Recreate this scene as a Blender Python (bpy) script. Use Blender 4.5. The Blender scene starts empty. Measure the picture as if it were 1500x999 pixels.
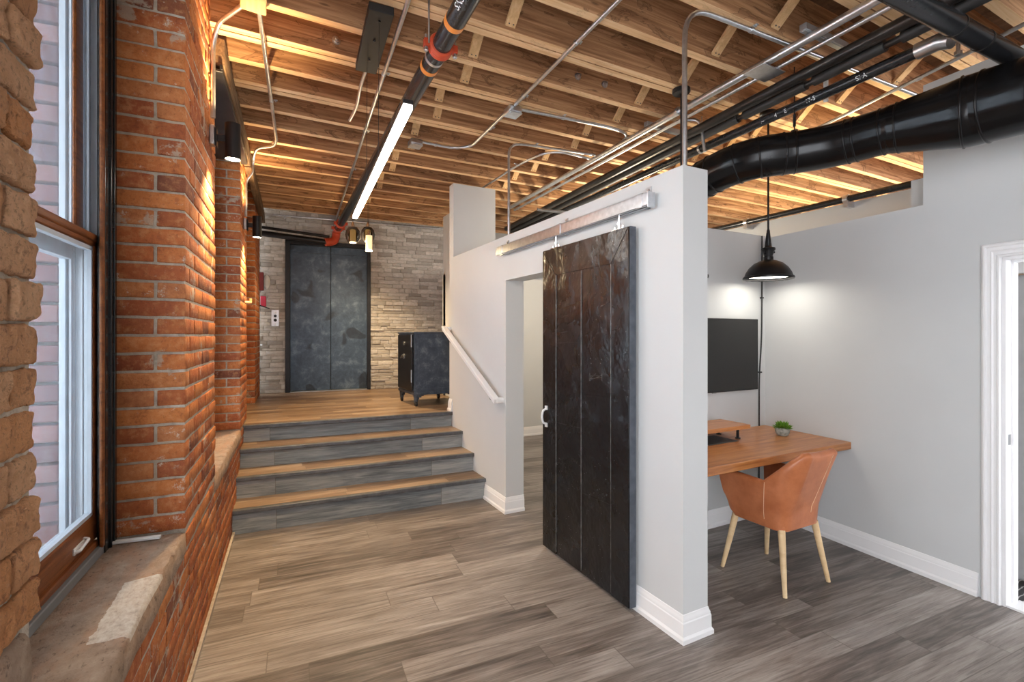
import bpy, math, random
from mathutils import Vector, Matrix, noise
from math import sin, cos, pi, radians
C = bpy.context.scene
COL = C.collection

# ------------------------------------------------------------------ camera
H = 1.55
YAW = math.atan(369 / 708.0)
cam_d = bpy.data.cameras.new('camera')
cam = bpy.data.objects.new('camera', cam_d)
COL.objects.link(cam)
cam.location = (0, 0, H)
cam.rotation_euler = (pi / 2, 0, -YAW)
cam_d.sensor_width = 36
cam_d.lens = 708 / 1500 * 36
cam_d.shift_y = -9.5 / 1500
cam_d.clip_start = 0.02
C.camera = cam

# ------------------------------------------------------------------ world, exposure
C.view_settings.view_transform = 'Standard'
C.view_settings.look = 'None'
C.view_settings.gamma = 1
C.view_settings.use_curve_mapping = False
C.view_settings.exposure = 1.0
w = bpy.data.worlds.new('world')
C.world = w
w.use_nodes = True
bg = w.node_tree.nodes['Background']
bg.inputs[0].default_value = (0.93, 0.96, 1.0, 1)
bg.inputs[1].default_value = 3.8


def lamp(name, kind, loc, power, col=(1, 1, 1), size=0.05, rot=(0, 0, 0), spot=90, blend=0.5):
    d = bpy.data.lights.new(name, kind)
    d.energy = power
    d.color = col
    if kind in ('POINT', 'SPOT'):
        d.shadow_soft_size = size
    if kind == 'SPOT':
        d.spot_size = radians(spot)
        d.spot_blend = blend
    o = bpy.data.objects.new(name, d)
    COL.objects.link(o)
    o.location = loc
    o.rotation_euler = rot
    return o


# ------------------------------------------------------------------ materials
class N:
    """small helper to write node trees as expressions"""
    def __init__(s, name):
        s.m = bpy.data.materials.new(name)
        s.m.use_nodes = True
        s.t = s.m.node_tree
        s.b = s.t.nodes['Principled BSDF']
        s.tc = s.t.nodes.new('ShaderNodeTexCoord')

    def put(s, sock, v):
        if isinstance(v, bpy.types.NodeSocket):
            s.t.links.new(v, sock)
        else:
            if hasattr(v, '__len__') and len(v) == 3 and sock.type == 'RGBA':
                v = (*v, 1)
            sock.default_value = v

    def math(s, op, a, b=0.0, c=0.0):
        n = s.t.nodes.new('ShaderNodeMath')
        n.operation = op
        for i, v in enumerate((a, b, c)):
            s.put(n.inputs[i], v)
        return n.outputs[0]

    def map(s, vec, scale=(1, 1, 1), loc=(0, 0, 0), rot=(0, 0, 0)):
        n = s.t.nodes.new('ShaderNodeMapping')
        s.put(n.inputs[0], vec)
        s.put(n.inputs['Location'], loc)
        n.inputs['Scale'].default_value = scale
        n.inputs['Rotation'].default_value = rot
        return n.outputs[0]

    def noise(s, vec, scale=5, detail=4, rough=0.55, dist=0.0, w=None):
        n = s.t.nodes.new('ShaderNodeTexNoise')
        if w is not None:
            n.noise_dimensions = '4D'
            s.put(n.inputs['W'], w)
        s.put(n.inputs['Vector'], vec)
        n.inputs['Scale'].default_value = scale
        n.inputs['Detail'].default_value = detail
        n.inputs['Roughness'].default_value = rough
        n.inputs['Distortion'].default_value = dist
        return n.outputs[0]

    def vor(s, vec, scale=5, feat='F1'):
        n = s.t.nodes.new('ShaderNodeTexVoronoi')
        n.feature = feat
        s.put(n.inputs['Vector'], vec)
        n.inputs['Scale'].default_value = scale
        return n.outputs[0]

    def ramp(s, fac, stops, interp='LINEAR'):
        n = s.t.nodes.new('ShaderNodeValToRGB')
        s.put(n.inputs[0], fac)
        n.color_ramp.interpolation = interp
        e = n.color_ramp.elements
        while len(e) < len(stops):
            e.new(0.5)
        for k, (p, c) in zip(e, stops):
            k.position = p
            k.color = (*c, 1) if hasattr(c, '__len__') else (c, c, c, 1)
        return n.outputs[0]

    def mix(s, fac, a, b, mode='MIX'):
        n = s.t.nodes.new('ShaderNodeMix')
        n.data_type = 'RGBA'
        n.blend_type = mode
        s.put(n.inputs[0], fac)
        s.put(n.inputs[6], a)
        s.put(n.inputs[7], b)
        return n.outputs[2]

    def sep(s, vec):
        n = s.t.nodes.new('ShaderNodeSeparateXYZ')
        s.put(n.inputs[0], vec)
        return n.outputs

    def comb(s, x, y, z):
        n = s.t.nodes.new('ShaderNodeCombineXYZ')
        for i, v in enumerate((x, y, z)):
            s.put(n.inputs[i], v)
        return n.outputs[0]

    def white(s, vec):
        n = s.t.nodes.new('ShaderNodeTexWhiteNoise')
        s.put(n.inputs['Vector'], vec)
        return n.outputs[0]

    def attr(s, name):
        n = s.t.nodes.new('ShaderNodeAttribute')
        n.attribute_name = name
        return n.outputs['Fac']

    def bump(s, h, strength=0.3, dist=0.01):
        n = s.t.nodes.new('ShaderNodeBump')
        s.put(n.inputs['Height'], h)
        n.inputs['Strength'].default_value = strength
        n.inputs['Distance'].default_value = dist
        s.put(s.b.inputs['Normal'], n.outputs[0])

    def fin(s, col=None, rough=None, metal=None, spec=None):
        if col is not None:
            s.put(s.b.inputs['Base Color'], col)
        if rough is not None:
            s.put(s.b.inputs['Roughness'], rough)
        if metal is not None:
            s.put(s.b.inputs['Metallic'], metal)
        if spec is not None:
            s.put(s.b.inputs['Specular IOR Level'], spec)
        return s.m

    @property
    def obj(s):
        return s.tc.outputs['Object']

    @property
    def geo(s):
        n = s.t.nodes.new('ShaderNodeNewGeometry')
        return n.outputs['Position']


M = {}


def plain(name, col, rough=0.5, metal=0.0, var=0.06, scale=12, bump=0.0):
    n = N(name)
    f = n.noise(n.obj, scale, 3)
    lo = tuple(c * (1 - var) for c in col)
    hi = tuple(min(1, c * (1 + var)) for c in col)
    c = n.ramp(f, [(0.3, lo), (0.7, hi)])
    if bump:
        n.bump(n.noise(n.obj, scale * 6, 4), bump, 0.004)
    M[name] = n.fin(c, rough, metal)
    return M[name]


plain('wall_paint', (0.60, 0.612, 0.618), 0.55, var=0.02, scale=2, bump=0.03)
plain('white_trim', (0.84, 0.84, 0.85), 0.3, var=0.015, scale=3)
plain('black_metal', (0.012, 0.012, 0.014), 0.38, 0.3, var=0.3)
plain('black_gloss', (0.012, 0.013, 0.015), 0.2, 0.0, var=0.2)
plain('canopy_black', (0.008, 0.0085, 0.009), 0.55, 0.0)
plain('chrome', (0.72, 0.73, 0.74), 0.18, 1.0, var=0.05)
plain('galvanised', (0.62, 0.64, 0.67), 0.3, 0.95, var=0.12, scale=30)
plain('plastic_white', (0.8, 0.8, 0.8), 0.35)
plain('red_coupling', (0.55, 0.07, 0.025), 0.4, var=0.15)
plain('orange_band', (0.75, 0.25, 0.04), 0.4)
plain('pink_red', (0.55, 0.03, 0.08), 0.4)
plain('maroon', (0.16, 0.012, 0.012), 0.5)
plain('screen_black', (0.010, 0.010, 0.010), 0.25, var=0.0)
plain('cable_black', (0.02, 0.02, 0.02), 0.5)
plain('outdoor_white', (0.46, 0.50, 0.55), 0.4, var=0.04)
plain('ledger_dark', (0.03, 0.027, 0.024), 0.7, var=0.4)
plain('grey_pvc', (0.13, 0.14, 0.155), 0.4, var=0.15)
plain('stitch', (0.75, 0.5, 0.33), 0.6)
plain('grout_dark', (0.05, 0.05, 0.05), 0.9)
plain('steel_dull', (0.35, 0.36, 0.37), 0.4, 0.8)
plain('sealant', (0.16, 0.16, 0.165), 0.6)
plain('caster', (0.035, 0.04, 0.05), 0.45, 0.3)
plain('sheet_dark', (0.05, 0.05, 0.05), 0.5)


def emis(name, col, strength):
    n = N(name)
    n.put(n.b.inputs['Base Color'], (0.8, 0.8, 0.8))
    n.put(n.b.inputs['Emission Color'], col)
    n.b.inputs['Emission Strength'].default_value = strength
    M[name] = n.m


emis('led_diffuser', (1.0, 0.93, 0.82), 26)
emis('lamp_glow', (1.0, 0.86, 0.62), 14)
emis('warm_glow', (1.0, 0.74, 0.36), 5)
emis('amber_glow', (1.0, 0.62, 0.22), 0.5)
emis('desk_glow', (1.0, 0.93, 0.80), 7)

# brick: tint attribute = random colour of each brick
def brick_mat(name, stops, speck=0.75, bumpd=0.006, fr=1.0):
    n = N(name)
    t = n.attr('tint')
    c = n.ramp(t, stops)
    f = n.noise(n.geo, 30 * fr, 7, 0.7)
    g = n.noise(n.geo, 7, 4, 0.6)
    c = n.mix(n.ramp(g, [(0.4, 0.0), (0.75, 0.35)]), c, (0.58, 0.21, 0.06))
    c = n.mix(n.ramp(f, [(0.5, 0.0), (0.64, 0.4)]), c, (0.66, 0.32, 0.14))
    c = n.mix(n.ramp(f, [(0.34, 0.55), (0.46, 0.0)]), c, (0.20, 0.05, 0.02))
    f2 = n.noise(n.geo, 75 * fr, 6, 0.75)
    c = n.mix(n.ramp(f2, [(0.56, 0.0), (0.68, 0.6)]), c, (0.17, 0.045, 0.018))
    f3 = n.noise(n.geo, 13, 9, 0.8)
    c = n.mix(n.ramp(f3, [(0.60, 0.0), (0.645, speck)]), c, (0.62, 0.54, 0.45))
    f4 = n.noise(n.geo, 3.6, 7, 0.7)
    c = n.mix(n.ramp(f4, [(0.60, 0.0), (0.63, speck * 0.9)]), c, (0.46, 0.39, 0.31))
    n.bump(n.math('ADD', f, n.math('MULTIPLY', f2, 0.8)), 1.0, bumpd)
    M[name] = n.fin(c, 0.75, spec=0.35)


brick_mat('brick', [(0.0, (0.17, 0.05, 0.03)), (0.2, (0.31, 0.075, 0.027)), (0.5, (0.44, 0.12, 0.035)), (0.85, (0.54, 0.18, 0.05)), (1.0, (0.32, 0.12, 0.06))])
brick_mat('hacked_brick', [(0.0, (0.78, 0.29, 0.10)), (0.4, (0.85, 0.38, 0.15)), (0.8, (0.92, 0.55, 0.32)), (1.0, (0.66, 0.26, 0.08))], 0.12, 0.022, 1.6)

n = N('mortar')
f = n.noise(n.geo, 30, 6, 0.7)
g = n.noise(n.geo, 3, 4)
c = n.ramp(f, [(0.25, (0.30, 0.245, 0.19)), (0.6, (0.52, 0.45, 0.37)), (0.8, (0.66, 0.60, 0.52))])
c = n.mix(n.ramp(g, [(0.45, 0.0), (0.65, 0.4)]), c, (0.38, 0.29, 0.20))
n.bump(f, 0.8, 0.01)
M['mortar'] = n.fin(c, 0.9)

n = N('outer_brick')
t = n.attr('tint')
c = n.ramp(t, [(0.0, (0.10, 0.04, 0.045)), (0.5, (0.16, 0.06, 0.06)), (1.0, (0.23, 0.10, 0.09))])
M['outer_brick'] = n.fin(c, 0.8)

# ledger stone
n = N('ledger_stone')
t = n.attr('tint')
c = n.ramp(t, [(0.0, (0.36, 0.34, 0.32)), (0.3, (0.54, 0.52, 0.50)), (0.7, (0.66, 0.64, 0.62)), (1.0, (0.76, 0.74, 0.72))])
f = n.noise(n.map(n.geo, (1, 1, 2.5)), 22, 7, 0.7)
c = n.mix(n.ramp(f, [(0.4, 0.0), (0.7, 0.5)]), c, (0.24, 0.215, 0.2))
n.bump(f, 0.9, 0.012)
M['ledger_stone'] = n.fin(c, 0.8)

# joists: broad faces and lighter bottom edges
def timber(name, stops, stain=0.5, axis='x', freq=22):
    n = N(name)
    p = n.geo
    sc = (0.9, freq, freq) if axis == 'x' else (freq, 0.9, freq)
    a = n.noise(n.map(p, sc), 1.6, 7, 0.62, 0.6)
    c = n.ramp(a, stops)
    v = n.noise(n.map(p, (1.2, 3, 3)), 2.2, 5, 0.6, 1.5)
    dark = tuple(k * 0.42 for k in stops[0][1])
    c = n.mix(n.ramp(v, [(0.56, 0.0), (0.575, stain), (0.60, stain * 0.35), (0.8, stain * 0.5)]), c, dark)
    kn = n.vor(n.map(p, (1.5, 1, 6)), 1.7)
    c = n.mix(n.ramp(kn, [(0.0, 0.8), (0.06, 0.6), (0.1, 0.0)]), c, dark)
    n.bump(a, 0.35, 0.006)
    M[name] = n.fin(c, 0.75, spec=0.3)


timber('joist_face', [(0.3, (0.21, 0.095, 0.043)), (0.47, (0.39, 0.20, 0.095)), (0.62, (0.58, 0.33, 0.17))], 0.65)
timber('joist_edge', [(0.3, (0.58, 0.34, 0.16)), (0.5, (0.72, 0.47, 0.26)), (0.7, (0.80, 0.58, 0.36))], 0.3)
timber('ledger_wood', [(0.3, (0.06, 0.035, 0.02)), (0.5, (0.13, 0.08, 0.045)), (0.7, (0.26, 0.17, 0.10))], 0.5, 'y')
timber('bridging_wood', [(0.3, (0.55, 0.33, 0.15)), (0.5, (0.66, 0.42, 0.21)), (0.7, (0.74, 0.50, 0.28))], 0.2, 'y')
timber('deck_wood', [(0.3, (0.10, 0.05, 0.025)), (0.5, (0.17, 0.09, 0.045)), (0.7, (0.24, 0.13, 0.07))], 0.5, 'y', 12)

# floor planks (floor object is turned so that planks run along its own x)
def planks(name, stops, width=0.165, length=1.25, gap=(0.10, 0.085, 0.07), rough=0.36, lift=0.2, up=False):
    n = N(name)
    x, y, z = n.sep(n.obj)
    if up:
        y = z
    row = n.math('FLOOR', n.math('DIVIDE', y, width))
    off = n.math('MULTIPLY', n.white(n.comb(row, 3.7, 1.1)), length)
    xs = n.math('DIVIDE', n.math('ADD', x, off), length)
    colm = n.math('FLOOR', xs)
    idn = n.white(n.comb(row, colm, 2.3))
    fy = n.math('FRACT', n.math('DIVIDE', y, width))
    fx = n.math('FRACT', xs)
    ey = n.math('MINIMUM', fy, n.math('SUBTRACT', 1, fy))
    ex = n.math('MINIMUM', fx, n.math('SUBTRACT', 1, fx))
    line = n.math('MINIMUM', n.math('MULTIPLY', ey, width), n.math('MULTIPLY', ex, length))
    gv = n.comb(n.math('MULTIPLY', x, 1.3), n.math('MULTIPLY', y, 26), n.math('MULTIPLY', idn, 40))
    a = n.noise(gv, 1.5, 8, 0.66, 0.9)
    b = n.noise(n.comb(n.math('MULTIPLY', x, 0.9), n.math('MULTIPLY', y, 5), n.math('MULTIPLY', idn, 90)), 1.6, 4, 0.5, 1.8)
    f = n.math('ADD', n.math('MULTIPLY', a, 0.62), n.math('MULTIPLY', b, 0.38))
    f = n.math('ADD', f, n.math('MULTIPLY', n.math('SUBTRACT', idn, 0.5), lift))
    c = n.ramp(f, stops)
    st2 = n.noise(n.comb(n.math('MULTIPLY', x, 2.2), n.math('MULTIPLY', y, 60), n.math('MULTIPLY', idn, 70)), 1.5, 5, 0.7, 0.5)
    c = n.mix(n.ramp(st2, [(0.52, 0.0), (0.66, 0.5)]), c, tuple(k * 0.8 for k in stops[0][1]))
    c = n.mix(n.ramp(line, [(0.0, 0.75), (0.0018, 0.55), (0.0032, 0.0)]), c, gap)
    n.bump(n.math('MINIMUM', n.math('MULTIPLY', a, 0.3), n.math('MULTIPLY', line, 60)), 0.25, 0.002)
    M[name] = n.fin(c, n.ramp(a, [(0.2, rough - 0.06), (0.8, rough + 0.1)]), spec=0.5)


planks('floor_planks', [(0.30, (0.062, 0.052, 0.046)), (0.43, (0.155, 0.130, 0.114)), (0.56, (0.275, 0.240, 0.217)), (0.72, (0.41, 0.375, 0.35))], lift=0.2)
planks('landing_planks', [(0.30, (0.085, 0.05, 0.03)), (0.43, (0.18, 0.115, 0.07)), (0.56, (0.29, 0.20, 0.13)), (0.72, (0.42, 0.31, 0.21))], 0.12, 0.9)  # same planks as the floor, with the landing's warm light in the colour
planks('riser_planks', [(0.32, (0.09, 0.105, 0.12)), (0.44, (0.18, 0.20, 0.215)), (0.56, (0.27, 0.285, 0.29)), (0.7, (0.38, 0.385, 0.38))], 0.5, 1.35, rough=0.5, up=True)
plain('nosing_dark', (0.085, 0.09, 0.10), 0.4, var=0.3, scale=20)

# sandstone sill with worn white paint patch
n = N('sandstone')
f = n.noise(n.geo, 14, 8, 0.72)
g = n.noise(n.map(n.geo, (3, 1, 1)), 5, 4, 0.6)
c = n.ramp(f, [(0.25, (0.20, 0.13, 0.09)), (0.5, (0.38, 0.27, 0.20)), (0.75, (0.52, 0.40, 0.30))])
c = n.mix(n.ramp(g, [(0.45, 0.0), (0.7, 0.55)]), c, (0.46, 0.22, 0.12))
pit = n.noise(n.map(n.geo, (1.6, 1, 1)), 34, 7, 0.75)
c = n.mix(n.ramp(pit, [(0.56, 0.0), (0.66, 0.75)]), c, (0.10, 0.06, 0.04))
px_, py_, pz_ = n.sep(n.geo)
wob = n.math('MULTIPLY', n.math('SUBTRACT', n.noise(n.geo, 28, 4), 0.5), 0.03)
xl = n.math('SUBTRACT', px_, n.math('MULTIPLY', n.math('SUBTRACT', py_, 1.70), 0.03))
inx = n.math('MULTIPLY', n.math('GREATER_THAN', n.math('ADD', xl, wob), -0.42), n.math('GREATER_THAN', n.math('ADD', py_, wob), 1.70))
iny = n.math('LESS_THAN', n.math('ADD', py_, n.math('MULTIPLY', n.math('SUBTRACT', -0.32, px_), 0.2)), 2.09)
iny = n.math('MULTIPLY', iny, n.math('GREATER_THAN', pz_, 0.685))
inx = n.math('MULTIPLY', inx, iny)
c = n.mix(n.math('MULTIPLY', inx, n.ramp(pit, [(0.40, 0.95), (0.62, 0.45)])), c, (0.70, 0.65, 0.59))
n.bump(n.math('ADD', f, n.math('MULTIPLY', pit, -0.8)), 1.0, 0.02)
M['sandstone'] = n.fin(c, 0.85)

# window wood
timber('window_wood', [(0.3, (0.10, 0.028, 0.008)), (0.5, (0.19, 0.06, 0.018)), (0.7, (0.28, 0.10, 0.03))], 0.2, 'y', 30)
M['window_wood'].node_tree.nodes['Principled BSDF'].inputs['Roughness'].default_value = 0.35

n = N('glass')
tr_ = n.t.nodes.new('ShaderNodeBsdfTransparent')
tr_.inputs[0].default_value = (0.93, 0.96, 0.98, 1)
n.b.inputs['Base Color'].default_value = (0.75, 0.82, 0.9, 1)  # pale blue mixed into the pane as its milky reflected haze
n.b.inputs['Roughness'].default_value = 0.05
mx = n.t.nodes.new('ShaderNodeMixShader')
n.put(mx.inputs[0], n.ramp(n.noise(n.map(n.geo, (3, 3, 1)), 5, 4), [(0.3, 0.08), (0.75, 0.20)]))
n.t.links.new(tr_.outputs[0], mx.inputs[1])
n.t.links.new(n.b.outputs[0], mx.inputs[2])
n.t.links.new(mx.outputs[0], n.t.nodes['Material Output'].inputs[0])
M['glass'] = n.m
n = N('smoky_glass')
tr_ = n.t.nodes.new('ShaderNodeBsdfTransparent')
tr_.inputs[0].default_value = (0.50, 0.46, 0.40, 1)
n.b.inputs['Base Color'].default_value = (0.05, 0.045, 0.04, 1)
n.b.inputs['Roughness'].default_value = 0.05
fr = n.t.nodes.new('ShaderNodeFresnel')
fr.inputs[0].default_value = 1.6
mx = n.t.nodes.new('ShaderNodeMixShader')
n.t.links.new(fr.outputs[0], mx.inputs[0])
n.t.links.new(tr_.outputs[0], mx.inputs[1])
n.t.links.new(n.b.outputs[0], mx.inputs[2])
n.t.links.new(mx.outputs[0], n.t.nodes['Material Output'].inputs[0])
M['smoky_glass'] = n.m

# metal clad sliding door
n = N('clad_steel')
p = n.geo
f = n.noise(p, 3.0, 5, 0.6, 0.8)
g = n.noise(p, 40, 5, 0.7)
_, _, pz = n.sep(p)
hi = n.ramp(n.math('ADD', n.math('MULTIPLY', pz, 0.4), n.math('MULTIPLY', f, 0.3)), [(0.62, 0.0), (0.95, 1.0)])
c = n.mix(hi, (0.011, 0.0125, 0.015), (0.026, 0.018, 0.015))
c = n.mix(n.math('MULTIPLY', hi, n.ramp(f, [(0.55, 0.0), (0.7, 0.55)])), c, (0.07, 0.028, 0.016))
sp = n.vor(n.map(p, (1, 1, 1)), 38)
sm = n.math('MULTIPLY', n.math('LESS_THAN', sp, 0.07), n.math('GREATER_THAN', n.noise(p, 4, 3), 0.52))
c = n.mix(n.math('MULTIPLY', sm, 0.8), c, (0.5, 0.5, 0.5))
n.bump(n.math('ADD', n.noise(p, 5, 3, 0.5), n.math('MULTIPLY', g, 0.05)), 0.7, 0.03)
M['clad_steel'] = n.fin(c, n.ramp(f, [(0.3, 0.16), (0.7, 0.36)]), 0.2)
plain('door_edge_blue', (0.07, 0.08, 0.10), 0.55, var=0.3, scale=20)
plain('seam_bright', (0.17, 0.165, 0.16), 0.35, 0.6, var=0.5, scale=25)

# elevator door steel, worn paint
n = N('elevator_steel')
p = n.obj
f = n.noise(p, 6.5, 8, 0.75, 0.3)
g = n.noise(p, 2, 3)
c = n.ramp(f, [(0.3, (0.026, 0.042, 0.068)), (0.52, (0.058, 0.090, 0.135)), (0.68, (0.14, 0.19, 0.25))])
c = n.mix(n.ramp(n.noise(p, 3.1, 2, 0.4, 0.5), [(0.60, 0.0), (0.64, 0.75)]), c, (0.012, 0.015, 0.022))
n.bump(f, 0.5, 0.006)
M['elevator_steel'] = n.fin(c, 0.36, 0.3)
n = N('safe_paint')
p = n.obj
f = n.noise(p, 11, 7, 0.72)
c = n.ramp(f, [(0.35, (0.028, 0.042, 0.07)), (0.55, (0.055, 0.078, 0.115)), (0.70, (0.15, 0.18, 0.22))])
n.bump(f, 0.3, 0.004)
M['safe_paint'] = n.fin(c, 0.45, 0.1)

# desk slab
n = N('desk_wood')
p = n.geo
a = n.noise(n.map(p, (1.1, 16, 16)), 1.8, 7, 0.6, 0.8)
c = n.ramp(a, [(0.3, (0.27, 0.085, 0.025)), (0.5, (0.46, 0.18, 0.055)), (0.72, (0.60, 0.28, 0.10))])
c = n.mix(n.ramp(n.noise(n.map(p, (2, 9, 3)), 1.3, 3), [(0.55, 0.0), (0.75, 0.6)]), c, (0.30, 0.09, 0.03))
M['desk_wood'] = n.fin(c, 0.3)
timber('leg_wood', [(0.3, (0.62, 0.42, 0.22)), (0.5, (0.72, 0.52, 0.30)), (0.7, (0.78, 0.60, 0.37))], 0.0, 'y', 8)
M['leg_wood'].node_tree.nodes['Principled BSDF'].inputs['Roughness'].default_value = 0.4

n = N('leather')
p = n.obj
f = n.noise(p, 9, 4, 0.6)
g = n.vor(p, 260)
c = n.ramp(f, [(0.3, (0.38, 0.115, 0.042)), (0.7, (0.54, 0.19, 0.08))])
n.bump(g, 0.12, 0.002)
M['leather'] = n.fin(c, 0.32)

n = N('duct_black')
f = n.noise(n.geo, 3, 3)
n.bump(f, 0.15, 0.02)
M['duct_black'] = n.fin((0.012, 0.012, 0.013), n.ramp(n.noise(n.geo, 8, 4), [(0.3, 0.16), (0.7, 0.28)]), 0.55)

n = N('pipe_black')
f = n.noise(n.geo, 40, 5, 0.7)
c = n.ramp(f, [(0.3, (0.013, 0.014, 0.016)), (0.65, (0.03, 0.032, 0.036)), (0.78, (0.09, 0.085, 0.08))])
M['pipe_black'] = n.fin(c, 0.26, 0.2)
n = N('pipe_worn')
f = n.noise(n.map(n.geo, (12, 1, 12)), 4, 6, 0.7)
c = n.ramp(f, [(0.35, (0.015, 0.015, 0.016)), (0.6, (0.045, 0.04, 0.036)), (0.75, (0.24, 0.20, 0.16))])
M['pipe_worn'] = n.fin(c, 0.3, 0.5)

n = N('foliage')
c = n.ramp(n.noise(n.geo, 60, 3), [(0.35, (0.06, 0.19, 0.012)), (0.65, (0.22, 0.42, 0.04))])
M['foliage'] = n.fin(c, 0.5)
n = N('concrete_pot')
c = n.ramp(n.noise(n.geo, 50, 5), [(0.35, (0.22, 0.24, 0.21)), (0.65, (0.44, 0.45, 0.41))])
M['concrete_pot'] = n.fin(c, 0.8)

# patterned dark tile beyond the right doorway
n = N('pattern_tile')
v = n.t.nodes.new('ShaderNodeTexWave')
v.wave_type = 'RINGS'
n.put(v.inputs[0], n.map(n.geo, (1, 1, 1), (-4.2, -1.3, 0)))
v.inputs['Scale'].default_value = 9
v.inputs['Distortion'].default_value = 3
c = n.ramp(v.outputs[1], [(0.0, (0.045, 0.045, 0.048)), (0.9, (0.055, 0.055, 0.06)), (0.96, (0.6, 0.6, 0.6))])
M['pattern_tile'] = n.fin(c, 0.5)
plain('tan_paint', (0.50, 0.36, 0.24), 0.6)
plain('grey_door', (0.42, 0.42, 0.43), 0.4)


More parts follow.
